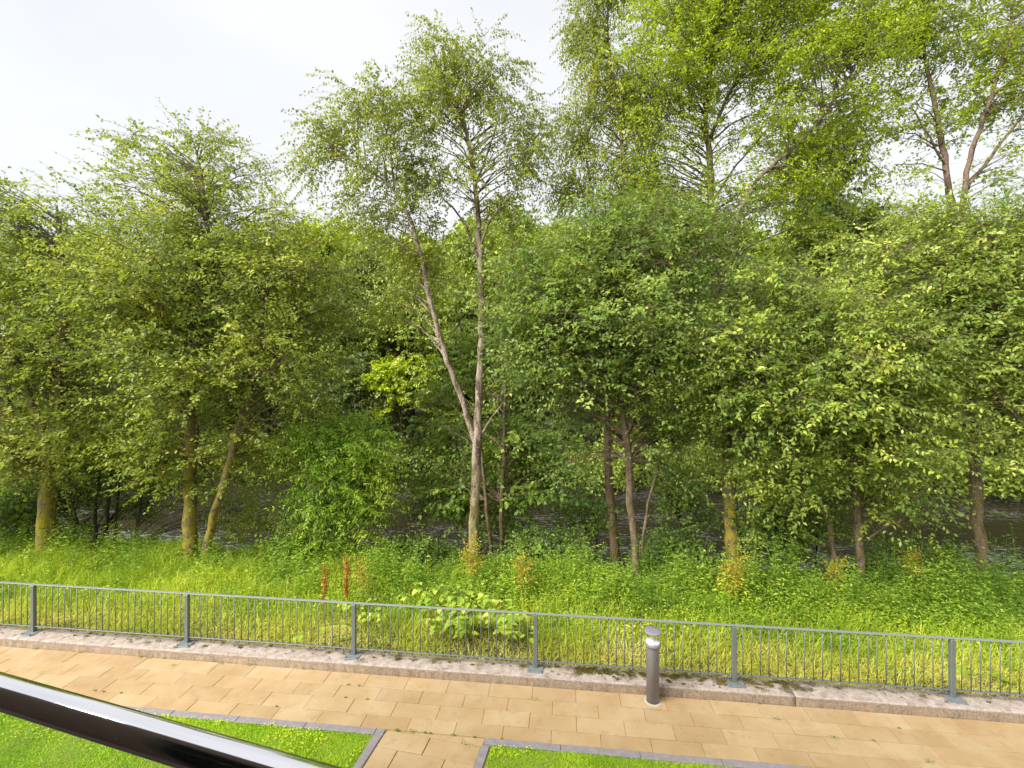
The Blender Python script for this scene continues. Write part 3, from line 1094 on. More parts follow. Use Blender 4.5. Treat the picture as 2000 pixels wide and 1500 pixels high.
# ------------------------------------------------------------------ balcony handrail in the foreground
def build_balcony():
    d = np.array([3139.0, -946.0, 0]); d /= np.linalg.norm(d)
    nrm = np.array([-d[1], d[0], 0])
    Z0 = 0.86
    c = np.array([(0 - 1000) / F * Z0, Z0, H - (1350 - HOR) / F * Z0])
    r = 0.0252
    root = empty('balcony_handrail', tuple(c), 'dark polished metal balcony handrail over a glass panel in the lower left corner', 'handrail', rz=math.atan2(d[1], d[0]))
    m, n, l, p, out = new_mat('polished_dark_steel')
    geo = n.new('ShaderNodeTexCoord')
    st = n.new('ShaderNodeMapping')
    st.inputs['Scale'].default_value = (1.5, 260, 260)
    l.new(geo.outputs['Object'], st.inputs[0])
    a = noise(n, l, 1.0, 3, 0.6, st.outputs[0])
    b = noise(n, l, 120, 3, 0.6, geo.outputs['Object'])
    p.inputs['Base Color'].default_value = (0.86, 0.85, 0.87, 1)
    p.inputs['Metallic'].default_value = 1.0
    l.new(math_node(n, l, 'ADD', math_node(n, l, 'MULTIPLY', a.outputs['Fac'], 0.10), 0.06), p.inputs['Roughness'])
    dust = noise(n, l, 900, 2, 0.5, geo.outputs['Object'])
    scr = n.new('ShaderNodeMapping')
    scr.inputs['Rotation'].default_value = (0.3, 0.2, 0.9)
    scr.inputs['Scale'].default_value = (60, 700, 60)
    l.new(geo.outputs['Object'], scr.inputs[0])
    sc_n = noise(n, l, 1.0, 2, 0.5, scr.outputs[0])
    spots = math_node(n, l, 'MAXIMUM', ramp_fac(n, l, dust.outputs['Fac'], 0.70, 0.78), ramp_fac(n, l, sc_n.outputs['Fac'], 0.74, 0.80))
    df = n.new('ShaderNodeBsdfDiffuse')
    df.inputs['Color'].default_value = (0.6, 0.6, 0.6, 1)
    ms = n.new('ShaderNodeMixShader')
    l.new(math_node(n, l, 'MULTIPLY', math_node(n, l, 'ADD', spots, 0.02), 0.7), ms.inputs[0])
    l.new(p.outputs[0], ms.inputs[1])
    l.new(df.outputs[0], ms.inputs[2])
    l.new(ms.outputs[0], out.inputs['Surface'])
    # tube with a slot below for the glass
    seg = 56
    L0, L1 = -1.8, 1.7
    tb = []
    hw = 0.30
    angs = np.linspace(-math.pi / 2 + hw, 1.5 * math.pi - hw, seg)
    ring = [(r * math.cos(t), r * math.sin(t)) for t in angs]
    ring += [(-0.0075 + 0.0, -r * math.cos(hw) + 0.014), (0.0075, -r * math.cos(hw) + 0.014)]
    bm = bmesh.new()
    rings = []
    for x in (L0, L1):
        rings.append([bm.verts.new((x, y, z)) for y, z in ring])
    k = len(ring)
    for i in range(k):
        f = bm.faces.new((rings[0][i], rings[1][i], rings[1][(i + 1) % k], rings[0][(i + 1) % k]))
    bm.faces.new(rings[0]); bm.faces.new(rings[1][::-1])
    bmesh.ops.recalc_face_normals(bm, faces=bm.faces)
    me = bm_mesh('rail_tube', bm)
    sm = np.zeros(len(me.polygons), bool); sm[:seg - 1] = True
    me.polygons.foreach_set('use_smooth', sm)
    link_mesh('rail_tube', me, m, root)
    g, n, l, p, out = new_mat('balustrade_glass')
    p.inputs['Base Color'].default_value = (0.93, 0.98, 0.96, 1)
    p.inputs['Roughness'].default_value = 0.0
    p.inputs['IOR'].default_value = 1.45
    p.inputs['Transmission Weight'].default_value = 1.0
    bm = bmesh.new(); box_bm(bm, ((L0 + L1) / 2, 0, -0.56), (L1 - L0 - 0.02, 0.012, 1.09), 0.001)
    gl = link_mesh('glass_panel', bm_mesh('glass_panel', bm), g, root)
    sh = plain_mat('channel_aluminium', (0.35, 0.35, 0.36), 0.4, 0.8)
    bm = bmesh.new(); box_bm(bm, ((L0 + L1) / 2, 0, -1.09), (L1 - L0, 0.06, 0.1), 0.004)
    link_mesh('floor_channel', bm_mesh('floor_channel', bm), sh, root)
    # balcony slab under the viewer
    bm = bmesh.new(); box_bm(bm, ((L0 + L1) / 2, -0.51, -1.24), (L1 - L0 + 0.6, 1.06, 0.2), 0.01)
    o = link_mesh('balcony_floor', bm_mesh('balcony_floor', bm), plain_mat('balcony_decking', (0.13, 0.095, 0.07), 0.8), None, 'structure')
    o.location = tuple(c)
    o.rotation_euler = (0, 0, math.atan2(d[1], d[0]))


build_balcony()


def build_house():
    """the stretch of house wall behind the viewer, with its balcony doorway; seen only as the dark reflection in the handrail"""
    d = np.array([3139.0, -946.0, 0]); d /= np.linalg.norm(d)
    nrm = np.array([-d[1], d[0], 0])
    o = -0.52 * nrm
    root = empty('house_wall', (o[0], o[1], 0), 'brick house wall with dark balcony doorway behind the balcony handrail', 'building', rz=math.atan2(d[1], d[0]))
    brick = plain_mat('dark_brick', (0.085, 0.05, 0.04), 0.85, var=0.3, scale=6)
    frame = plain_mat('door_frame_grey', (0.05, 0.05, 0.055), 0.4)
    dark = plain_mat('dark_room', (0.02, 0.018, 0.016), 0.7)
    z0 = H - 1.62
    top = 6.75
    bm = bmesh.new()
    box_bm(bm, (-4.1, -0.15, top / 2), (6.0, 0.3, top))
    box_bm(bm, (1.6, -0.15, top / 2), (1.0, 0.3, top))
    box_bm(bm, (0, -0.15, z0 / 2), (2.2, 0.3, z0))
    box_bm(bm, (0, -0.15, (z0 + 2.3 + top) / 2), (2.2, 0.3, top - z0 - 2.3))
    link_mesh('wall', bm_mesh('wall', bm), brick, root)
    bm = bmesh.new()
    for x in (-1.07, 1.07):
        box_bm(bm, (x, -0.2, z0 + 1.15), (0.06, 0.08, 2.3))
    box_bm(bm, (0, -0.2, z0 + 2.27), (2.08, 0.07, 0.06))
    link_mesh('door_frame', bm_mesh('door_frame', bm), frame, root)
    bm = bmesh.new()
    box_bm(bm, (0, -2.2, z0 + 1.15), (3.0, 0.05, 2.4))
    box_bm(bm, (0, -1.24, z0 + 2.375), (3.0, 1.85, 0.05))
    box_bm(bm, (0, -1.24, z0 - 0.03), (3.0, 1.85, 0.05))
    for x in (-1.46, 1.46):
        box_bm(bm, (x, -1.24, z0 + 1.15), (0.05, 1.85, 2.3))
    link_mesh('room_back', bm_mesh('room_back', bm), dark, root)


build_house()

# ------------------------------------------------------------------ NEAR BANK TREES
def gz(p):
    return float(ground_z(p[0], p[1]))


def ground_stem(st):
    """drop the foot of a stem to just under the ground"""
    p, r = st[0]
    p = p.copy()
    p[2] = gz(p) - 0.08
    return [(p, r)] + st[1:]


# alder, far left
build_tree('alder_tree', 'thick mossy alder trunk at the far left under a dense olive crown', 'tree',
           [ground_stem(S((90, 1100, 11.2, 40), (92, 1000, 11.2, 34), (100, 900, 11.2, 30), (118, 760, 11.3, 24), (128, 620, 11.4, 17), (120, 480, 11.5, 9), (110, 400, 11.5, 4))),
            S((100, 900, 11.2, 18), (60, 780, 11.0, 14), (10, 640, 10.8, 8), (-30, 520, 10.8, 4))],
           B((60, 520, 11.4, 170, 120, 1.7, 1), (-90, 620, 11.2, 150, 190, 1.8, 1), (130, 690, 10.9, 160, 130, 1.6, 1.1), (40, 420, 11.8, 120, 70, 1.3, 0.8),
             (60, 850, 10.9, 170, 100, 1.5, 1.0), (-80, 880, 11.2, 110, 110, 1.4, 0.8), (30, 925, 10.7, 90, 45, 0.9, 0.5), (160, 900, 11.0, 70, 50, 0.8, 0.4), (210, 800, 11.4, 80, 90, 1.2, 0.7)),
           M['alder'], M['bark_moss'], 101, clumps=320, tips=12, leaves=12, leaf=0.082, min_attach=1.9)

# alder, two mossy stems
build_tree('alder_tree', 'broad olive green alder on two yellow mossy stems left of the birch', 'tree',
           [ground_stem(S((369, 1112, 10.9, 33), (370, 1000, 10.9, 27), (372, 880, 10.9, 25), (374, 760, 11.0, 21), (395, 620, 11.2, 18), (408, 500, 11.3, 14), (400, 400, 11.5, 9), (385, 300, 11.6, 4))),
            ground_stem(S((396, 1108, 10.8, 20), (412, 1030, 10.8, 18), (436, 950, 10.7, 17), (462, 850, 10.7, 15), (500, 750, 10.7, 13), (535, 690, 10.7, 8), (570, 610, 10.8, 4))),
            S((500, 750, 10.7, 9), (512, 640, 10.8, 7), (520, 540, 10.9, 4)),
            S((374, 760, 11.0, 12), (330, 640, 10.8, 10), (290, 520, 10.8, 6), (265, 440, 10.8, 3))],
           B((360, 330, 11.9, 130, 85, 1.3, 0.62), (495, 360, 11.8, 60, 50, 0.9, 0.6), (300, 440, 11.3, 170, 90, 1.7, 1), (470, 440, 11.6, 120, 80, 1.4, 0.8), (350, 560, 11.0, 210, 110, 2.0, 1.2),
             (560, 560, 10.9, 130, 120, 1.6, 1), (250, 600, 10.6, 130, 120, 1.6, 1), (400, 700, 10.3, 190, 90, 1.6, 1.1), (600, 690, 11.0, 100, 120, 1.5, 0.9),
             (510, 800, 11.4, 130, 70, 1.3, 0.7), (300, 790, 10.7, 110, 70, 1.2, 0.6), (450, 900, 11.3, 90, 70, 0.8, 0.6), (540, 940, 12.0, 80, 90, 0.9, 0.5), (320, 920, 10.6, 60, 60, 0.6, 0.5), (250, 880, 10.7, 70, 45, 0.7, 0.5), (470, 1010, 11.8, 70, 45, 0.6, 0.4)),
           M['alder'], M['bark_moss'], 102, clumps=520, tips=12, leaves=12, leaf=0.082, min_attach=2.4)

# bright bush by the birch
build_tree('elder_bush', 'bright fresh green young bush in front of the river left of the birch', 'bush',
           [ground_stem(S((668, 1085, 11.6, 8), (672, 1000, 11.6, 7), (680, 900, 11.6, 4), (690, 850, 11.6, 2))),
            ground_stem(S((655, 1080, 11.7, 7), (640, 980, 11.7, 5), (620, 890, 11.6, 3))),
            ground_stem(S((680, 1080, 11.5, 6), (720, 990, 11.4, 4), (740, 900, 11.4, 2)))],
           B((670, 860, 11.6, 95, 45, 0.9, 1), (600, 890, 11.5, 70, 70, 0.8, 0.9), (720, 900, 11.4, 60, 60, 0.7, 0.9), (665, 980, 11.5, 90, 80, 0.8, 1.1), (600, 990, 11.9, 50, 50, 0.6, 0.5)),
           M['elder'], M['bark_brown'], 103, clumps=170, tips=11, leaves=12, leaf=0.10, aspect=0.36, spread=0.27, droop=0.35, twig=0.34)

# the birch in the middle
build_tree('birch_tree', 'tall slender birch with a forked pale trunk standing alone in the middle', 'tree',
           [ground_stem(S((926, 1090, 11.0, 27), (926, 1000, 11.0, 24), (930, 900, 11.0, 25), (932, 858, 11.0, 25), (936, 760, 11.05, 19), (940, 620, 11.1, 17), (937, 480, 11.2, 15), (928, 360, 11.3, 12), (905, 240, 11.4, 8), (862, 140, 11.5, 4), (840, 80, 11.5, 2))),
            S((930, 868, 11.0, 17), (905, 790, 10.95, 15), (880, 720, 10.9, 14), (848, 620, 10.8, 13), (832, 550, 10.8, 12), (806, 440, 10.8, 9), (770, 370, 10.9, 7), (700, 322, 11.0, 5), (640, 285, 11.0, 3)),
            S((770, 370, 10.9, 5), (760, 280, 10.8, 4), (735, 200, 10.8, 2)),
            S((937, 480, 11.2, 7), (965, 420, 11.0, 6), (1010, 370, 10.9, 3)),
            S((928, 360, 11.3, 6), (960, 280, 11.1, 5), (985, 190, 11.0, 2)),
            S((905, 240, 11.4, 5), (920, 150, 11.5, 3), (950, 100, 11.5, 2)),
            S((937, 520, 11.2, 7), (910, 440, 11.2, 6), (860, 380, 11.3, 3)),
            S((932, 858, 11.0, 6), (960, 815, 10.9, 4), (985, 785, 10.8, 2))],
           B((850, 110, 11.5, 55, 60, 0.7, 1), (940, 150, 11.4, 70, 60, 0.8, 1), (880, 210, 11.3, 85, 50, 0.9, 0.7), (1010, 240, 11.1, 55, 70, 0.8, 1.0),
             (1030, 320, 11.0, 45, 60, 0.7, 0.9), (960, 310, 11.1, 70, 60, 0.9, 0.6), (720, 215, 10.8, 80, 45, 0.8, 1), (810, 235, 10.9, 60, 50, 0.8, 0.8),
             (640, 260, 11.0, 45, 60, 0.6, 1.0), (610, 330, 11.0, 28, 50, 0.5, 0.7), (760, 310, 10.9, 80, 50, 0.8, 0.7), (840, 350, 11.0, 80, 50, 0.9, 0.8),
             (690, 360, 10.9, 40, 50, 0.6, 0.4), (730, 430, 11.3, 100, 50, 0.9, 0.5), (810, 500, 11.4, 90, 70, 1.0, 0.45), (980, 400, 11.2, 70, 40, 0.8, 0.4), (770, 610, 11.6, 60, 70, 0.8, 0.25), (880, 420, 11.3, 90, 50, 0.9, 0.3)),
           M['birch'], M['bark_birch'], 104, clumps=185, tips=15, leaves=17, leaf=0.06, aspect=0.75, spread=0.23, flat=0.9, twig=0.40, droop=0.55, up=0.0, sides=10, twig_r=0.0018, min_attach=4.2)

# two thin saplings with drooping leaves over the water
build_tree('sycamore_sapling', 'two thin bare stems right of the birch with leafy boughs over the river', 'tree',
           [ground_stem(S((963, 1085, 11.6, 9), (952, 1000, 11.6, 8), (942, 900, 11.7, 6), (930, 800, 11.9, 4))),
            ground_stem(S((978, 1085, 11.7, 11), (980, 980, 11.7, 9), (984, 880, 11.8, 8), (986, 770, 11.9, 6), (990, 650, 12.1, 3))),
            S((983, 900, 11.8, 5), (1005, 870, 12.0, 4), (1040, 890, 12.2, 3), (1065, 940, 12.4, 2)),
            S((984, 880, 11.8, 5), (950, 850, 12.1, 4), (910, 890, 12.4, 3), (885, 960, 12.6, 2)),
            S((984, 860, 11.8, 4), (995, 860, 12.2, 3), (985, 930, 12.4, 2), (970, 990, 12.5, 2))],
           B((960, 700, 12.6, 90, 80, 0.9, 0.6), (1040, 940, 12.4, 70, 55, 0.8, 1), (890, 960, 12.6, 65, 70, 0.8, 1), (980, 1000, 12.5, 90, 45, 0.8, 0.7), (1000, 860, 12.3, 110, 60, 0.9, 1), (870, 830, 13.0, 70, 70, 0.9, 0.6)),
           M['bramble'], M['bark_brown'], 105, clumps=150, tips=10, leaves=9, leaf=0.12, aspect=0.75, spread=0.34, flat=0.35, twig=0.4, droop=0.3, min_attach=1.7)

# tall birch behind the middle crown
build_tree('birch_tree', 'tall thin birch with a straight reddish trunk rising behind the middle green crown', 'tree',
           [ground_stem(S((1206, 1095, 11.8, 26), (1195, 1000, 11.8, 22), (1187, 900, 11.9, 20), (1188, 760, 12.0, 17), (1196, 600, 12.2, 15), (1210, 450, 12.4, 13), (1217, 330, 12.5, 11), (1210, 220, 12.6, 8), (1190, 100, 12.7, 5), (1185, -20, 12.8, 3))),
            S((1190, 700, 12.0, 9), (1175, 540, 12.1, 8), (1160, 400, 12.2, 7), (1140, 290, 12.2, 4), (1122, 210, 12.2, 2)),
            S((1213, 400, 12.4, 7), (1255, 270, 12.3, 5), (1290, 150, 12.3, 3))],
           B((1160, 60, 12.7, 45, 80, 0.7, 0.9), (1190, 170, 12.6, 55, 70, 0.8, 0.9), (1125, 240, 12.2, 45, 60, 0.6, 0.7), (1150, 330, 12.3, 55, 55, 0.7, 0.6), (1250, 230, 12.5, 60, 80, 0.9, 0.9), (1230, 340, 12.5, 70, 50, 0.8, 0.7), (1185, -50, 12.8, 60, 70, 0.8, 0.8), (1100, 370, 12.3, 40, 30, 0.5, 0.3)),
           M['birch'], M['bark_brown'], 106, clumps=190, tips=12, leaves=15, leaf=0.064, aspect=0.7, spread=0.23, flat=1.0, twig=0.42, droop=0.8, up=-0.1, twig_r=0.0018, min_attach=4.0)

# leaning tree with the broad middle crown
build_tree('alder_tree', 'broad mid green tree on a slim leaning brown trunk right of centre', 'tree',
           [ground_stem(S((1247, 1140, 9.9, 18), (1240, 1060, 9.9, 17), (1229, 980, 9.9, 16), (1228, 900, 9.9, 15), (1215, 800, 9.9, 14), (1200, 700, 9.9, 11), (1190, 580, 10.0, 7), (1185, 480, 10.0, 4))),
            S((1222, 860, 9.9, 9), (1260, 740, 9.8, 8), (1310, 620, 9.8, 5), (1340, 540, 9.8, 3)),
            S((1205, 740, 9.9, 8), (1130, 640, 9.8, 6), (1060, 580, 9.8, 3)),
            S((1252, 1080, 9.9, 7), (1268, 980, 9.8, 6), (1282, 915, 9.7, 4))],
           B((1180, 480, 10.0, 150, 70, 1.4, 1), (1080, 540, 9.9, 110, 80, 1.3, 1), (1300, 510, 10.1, 120, 80, 1.3, 1), (1040, 640, 9.7, 90, 80, 1.1, 1), (1180, 610, 9.4, 150, 90, 1.4, 1.1),
             (1330, 640, 9.9, 100, 100, 1.3, 0.9), (1100, 730, 9.7, 120, 60, 1.1, 0.9), (1250, 730, 9.9, 120, 70, 1.2, 0.8), (1290, 830, 10.2, 70, 70, 0.9, 0.6), (1110, 830, 10.6, 70, 50, 0.8, 0.5), (1120, 900, 10.8, 60, 40, 0.7, 0.35), (1330, 900, 10.4, 60, 60, 0.7, 0.5), (1310, 420, 10.5, 90, 45, 1.0, 0.7), (1210, 420, 10.3, 70, 40, 0.9, 0.5), (1400, 440, 10.5, 70, 50, 1.0, 0.6)),
           M['mid'], M['bark_brown'], 107, clumps=430, tips=11, leaves=11, leaf=0.088, aspect=0.6, min_attach=2.6)

# tall tree upper right
build_tree('ash_tree', 'tallest tree with bright lime crown above a thick mossy trunk right of the bollard', 'tree',
           [ground_stem(S((1432, 1155, 10.6, 44), (1430, 1060, 10.6, 38), (1425, 960, 10.7, 33), (1418, 850, 10.8, 29), (1408, 700, 11.1, 25), (1396, 540, 11.5, 22), (1388, 410, 11.8, 19), (1386, 300, 12.0, 16), (1378, 240, 12.0, 12), (1390, 130, 12.1, 8), (1400, 20, 12.2, 5), (1410, -80, 12.2, 3))),
            S((1386, 285, 12.0, 11), (1360, 235, 11.9, 9), (1330, 225, 11.8, 7), (1290, 180, 11.7, 3)),
            S((1386, 270, 12.0, 10), (1420, 190, 11.9, 8), (1470, 110, 11.8, 5), (1500, 20, 11.8, 3)),
            S((1400, 580, 11.4, 12), (1440, 430, 11.3, 11), (1490, 340, 11.2, 10), (1570, 270, 11.1, 9), (1640, 180, 11.1, 6), (1690, 90, 11.1, 3)),
            S((1490, 340, 11.2, 6), (1600, 300, 11.3, 5), (1700, 290, 11.4, 3)),
            S((1388, 400, 11.8, 7), (1440, 320, 12.3, 5), (1520, 230, 12.6, 3))],
           B((1320, 40, 12.0, 120, 90, 1.5, 1.1), (1460, 20, 12.0, 150, 90, 1.6, 1.2), (1610, 30, 11.5, 140, 90, 1.6, 1.2), (1300, 160, 12.0, 110, 80, 1.4, 0.9), (1430, 150, 12.1, 120, 80, 1.4, 0.9),
             (1570, 140, 11.5, 130, 80, 1.5, 1.0), (1690, 120, 11.2, 80, 90, 1.2, 0.9), (1560, 250, 11.4, 140, 60, 1.4, 0.8), (1680, 260, 11.4, 90, 60, 1.1, 0.6), (1300, 270, 12.0, 100, 55, 1.2, 0.5),
             (1520, 350, 11.8, 130, 55, 1.2, 0.55), (1630, 330, 11.8, 100, 50, 1.0, 0.4), (1440, 400, 11.6, 90, 40, 1.0, 0.5), (1570, 400, 11.9, 110, 45, 1.1, 0.35), (1690, 390, 12.0, 70, 40, 0.9, 0.2), (1270, 390, 12.2, 70, 40, 0.9, 0.5), (1330, 370, 12.0, 80, 45, 1.0, 0.5), (1450, -110, 12.0, 260, 90, 2.0, 1.5), (1290, 340, 12.2, 70, 50, 0.9, 0.3)),
           M['lime'], M['bark_moss'], 108, clumps=740, tips=10, leaves=12, leaf=0.082, aspect=0.55, spread=0.32, min_attach=5.0)

# near multi-stemmed tree with large leaves
build_tree('cherry_tree', 'wide leafy tree with large pale tipped leaves on short stems nearest the right of centre', 'tree',
           [ground_stem(S((1685, 1135, 9.6, 19), (1677, 1040, 9.6, 17), (1665, 920, 9.5, 14), (1640, 780, 9.4, 11), (1610, 650, 9.3, 7), (1590, 560, 9.3, 4))),
            ground_stem(S((1640, 1105, 9.8, 12), (1622, 1040, 9.8, 11), (1600, 980, 9.7, 10), (1555, 890, 9.4, 8), (1500, 780, 9.0, 6), (1450, 690, 8.9, 3))),
            S((1665, 920, 9.5, 9), (1720, 820, 9.3, 7), (1780, 740, 9.3, 4))],
           B((1560, 590, 9.2, 150, 80, 1.2, 1), (1440, 680, 8.9, 90, 80, 1.0, 1), (1560, 720, 8.8, 150, 90, 1.2, 1.3), (1690, 690, 9.2, 120, 110, 1.2, 1.1), (1500, 790, 9.0, 90, 60, 0.9, 0.8),
             (1630, 840, 9.0, 140, 90, 1.2, 1.1), (1750, 830, 9.3, 90, 80, 1.0, 0.9), (1560, 920, 9.4, 70, 50, 0.8, 0.55), (1710, 940, 9.6, 80, 60, 0.8, 0.7), (1790, 960, 9.8, 40, 40, 0.6, 0.35), (1380, 760, 9.7, 60, 60, 0.8, 0.5), (1400, 860, 9.9, 50, 50, 0.7, 0.4), (1500, 930, 9.6, 60, 50, 0.7, 0.45), (1780, 1010, 9.9, 40, 35, 0.6, 0.3)),
           M['fresh'], M['bark_brown'], 109, clumps=420, tips=11, leaves=12, leaf=0.088, aspect=0.52, spread=0.34, droop=0.25, min_attach=0.9)

# right tall tree, twin leaders
build_tree('poplar_tree', 'tall open tree at the right edge, its brown trunk forking in two against the sky', 'tree',
           [ground_stem(S((1922, 1120, 10.4, 31), (1910, 1020, 10.4, 28), (1901, 900, 10.5, 26), (1895, 760, 10.6, 23), (1885, 600, 10.8, 21), (1870, 460, 11.0, 19), (1852, 360, 11.1, 15), (1838, 270, 11.2, 13), (1818, 170, 11.3, 10), (1800, 60, 11.4, 6), (1790, -60, 11.4, 3))),
            S((1872, 470, 11.0, 15), (1882, 380, 10.9, 14), (1900, 290, 10.8, 12), (1935, 190, 10.7, 10), (1965, 90, 10.6, 7), (1985, -20, 10.6, 4)),
            S((1884, 375, 10.9, 9), (1930, 310, 10.7, 8), (1985, 240, 10.6, 6), (2050, 150, 10.5, 3)),
            S((1845, 320, 11.1, 6), (1815, 270, 11.0, 5), (1780, 210, 11.0, 3)),
            S((1850, 335, 11.1, 4), (1800, 322, 11.0, 3), (1750, 320, 11.0, 2))],
           B((1830, 110, 11.3, 80, 90, 1.0, 1), (1780, 20, 11.4, 80, 90, 1.0, 1), (1880, 40, 11.2, 60, 60, 0.9, 0.5), (1960, 130, 10.7, 60, 70, 0.9, 0.8), (2010, 200, 10.6, 70, 70, 0.9, 0.9), (1990, 40, 10.7, 70, 60, 0.9, 0.7),
             (1870, 230, 11.0, 60, 50, 0.8, 0.6), (1780, 220, 11.1, 50, 50, 0.7, 0.6), (1980, 320, 10.7, 50, 40, 0.7, 0.6), (1850, -90, 11.3, 160, 80, 1.5, 1.3), (2080, 60, 10.5, 70, 150, 1.0, 0.8), (1790, 350, 11.2, 40, 25, 0.5, 0.3)),
           M['lime'], M['bark_brown'], 110, clumps=260, tips=10, leaves=12, leaf=0.075, aspect=0.6, spread=0.28, tint_mean=0.4, min_attach=5.5)

# right near crown
build_tree('hornbeam_tree', 'dense pale green tree filling the right edge in front of the brown trunk', 'tree',
           [ground_stem(S((2090, 1180, 9.4, 30), (2080, 1000, 9.4, 26), (2040, 820, 9.3, 20), (1990, 680, 9.2, 13), (1940, 560, 9.2, 8), (1900, 460, 9.3, 4))),
            S((2070, 930, 9.4, 14), (1990, 820, 9.1, 10), (1920, 740, 9.0, 6), (1860, 690, 9.0, 3)),
            S((2040, 820, 9.3, 12), (2060, 640, 9.4, 9), (2050, 480, 9.5, 5))],
           B((1780, 420, 9.8, 60, 40, 0.8, 0.5), (1950, 390, 9.7, 60, 35, 0.8, 0.5), (1900, 450, 9.5, 110, 55, 1.1, 1), (1800, 520, 9.6, 100, 80, 1.1, 1), (1920, 560, 9.2, 110, 90, 1.1, 1.1), (2030, 520, 9.4, 110, 110, 1.2, 1.0), (1830, 640, 9.3, 90, 90, 1.0, 1), (1970, 690, 9.1, 100, 90, 1.0, 1),
             (1860, 760, 9.4, 80, 60, 0.8, 0.7), (1960, 830, 9.6, 60, 50, 0.7, 0.4), (1700, 540, 9.9, 70, 70, 0.9, 0.6), (2060, 780, 9.3, 70, 120, 0.9, 0.6)),
           M['pale'], M['bark_brown'], 111, clumps=330, tips=11, leaves=12, leaf=0.086, aspect=0.55, spread=0.34, tint_mean=0.5)

# dark thicket behind the mossy trunks
build_tree('willow_thicket', 'dark shaded many stemmed thicket between the two mossy alder trunks', 'bush',
           [ground_stem(S((185, 1090, 12.4, 9), (188, 980, 12.5, 7), (200, 860, 12.6, 5), (190, 740, 12.8, 3))),
            ground_stem(S((205, 1090, 12.5, 8), (212, 980, 12.6, 7), (225, 860, 12.8, 4))),
            ground_stem(S((222, 1095, 12.3, 7), (232, 960, 12.5, 5), (250, 840, 12.6, 3))),
            ground_stem(S((262, 1095, 12.3, 8), (268, 1030, 12.4, 7), (282, 940, 12.5, 4), (300, 860, 12.5, 3))),
            ground_stem(S((160, 1090, 12.4, 7), (140, 960, 12.6, 5), (120, 840, 12.8, 3)))],
           B((170, 820, 13.0, 120, 80, 1.0, 1), (260, 870, 12.9, 90, 80, 0.9, 1), (150, 930, 13.0, 90, 60, 0.8, 0.8), (250, 990, 13.1, 60, 50, 0.7, 0.5), (330, 950, 12.8, 60, 60, 0.7, 0.6), (60, 960, 12.8, 70, 60, 0.8, 0.7), (470, 1000, 12.6, 60, 50, 0.6, 0.7), (200, 960, 13.2, 100, 40, 0.8, 0.3)),
           M['bramble'], M['bark_dark'], 112, clumps=210, tips=10, leaves=10, leaf=0.085, tint_mean=0.25)

# low shrubs at the water's edge
for (lab, bl, stx, sd, mk) in (
        ('small leafy shrub between the two slim trunks and the mossy trunk', [(1340, 1000, 11.6, 60, 55, 0.6, 1), (1150, 1010, 12.2, 50, 60, 0.6, 0.8), (1330, 940, 12.0, 50, 40, 0.6, 0.6)], [(1320, 1090, 11.6), (1160, 1085, 12.2)], 121, 'bramble'),
        ('low shrub under the large leaved tree right of the mossy trunk', [(1520, 1040, 10.3, 80, 45, 0.6, 1), (1590, 1000, 10.4, 60, 50, 0.6, 0.8), (1490, 980, 10.4, 50, 50, 0.6, 0.7)], [(1525, 1110, 10.3), (1590, 1105, 10.5)], 122, 'fresh'),
        ('dark low bramble mound on the bank just left of the birch foot', [(800, 1085, 11.4, 60, 28, 0.4, 1), (850, 1100, 11.0, 40, 20, 0.4, 0.6)], [(800, 1115, 11.4), (850, 1120, 11.0)], 124, 'bramble'),
        ('dark low bramble mound on the bank between the birch and the slim trunks', [(1060, 1080, 11.2, 70, 32, 0.5, 1), (1130, 1100, 10.8, 50, 25, 0.4, 0.8)], [(1060, 1115, 11.2), (1130, 1125, 10.8)], 125, 'bramble'),
        ('dark low bramble mound on the bank left of the thick mossy trunk', [(1330, 1090, 10.6, 60, 32, 0.5, 1), (1380, 1120, 10.0, 40, 22, 0.4, 0.6)], [(1330, 1125, 10.6), (1380, 1145, 10.0)], 126, 'bramble'),
        ('broad bramble mound on the bank between the short stems and the right hand trunk', [(1790, 1095, 10.2, 70, 32, 0.5, 1), (1730, 1120, 9.8, 50, 25, 0.4, 0.7), (1850, 1110, 10.0, 40, 22, 0.4, 0.5)], [(1790, 1130, 10.2), (1730, 1145, 9.8)], 127, 'bramble'),
        ('light green nettle mound on the bank beneath the bright young bush', [(560, 1085, 11.0, 60, 28, 0.4, 1), (640, 1090, 10.9, 50, 25, 0.4, 0.8)], [(560, 1115, 11.0), (640, 1118, 10.9)], 128, 'weed'),
        ('low leafy shrub at the far left edge beside the river', [(30, 1000, 12.2, 60, 60, 0.7, 1), (-60, 1010, 12.0, 60, 60, 0.7, 1), (130, 1050, 12.3, 40, 40, 0.5, 0.5)], [(30, 1090, 12.2), (-60, 1095, 12.0)], 123, 'bramble')):
    build_tree('riverside_shrub', lab, 'shrub', [ground_stem(S((x, y, z, 6), (x + 6, y - 50, z, 4), (x - 4, y - 110, z, 2))) for x, y, z in stx], B(*bl), M[mk], M['bark_dark'], sd,
               clumps=70, tips=9, leaves=9, leaf=0.085, spread=0.24, twig=0.28, tint_mean=0.4)

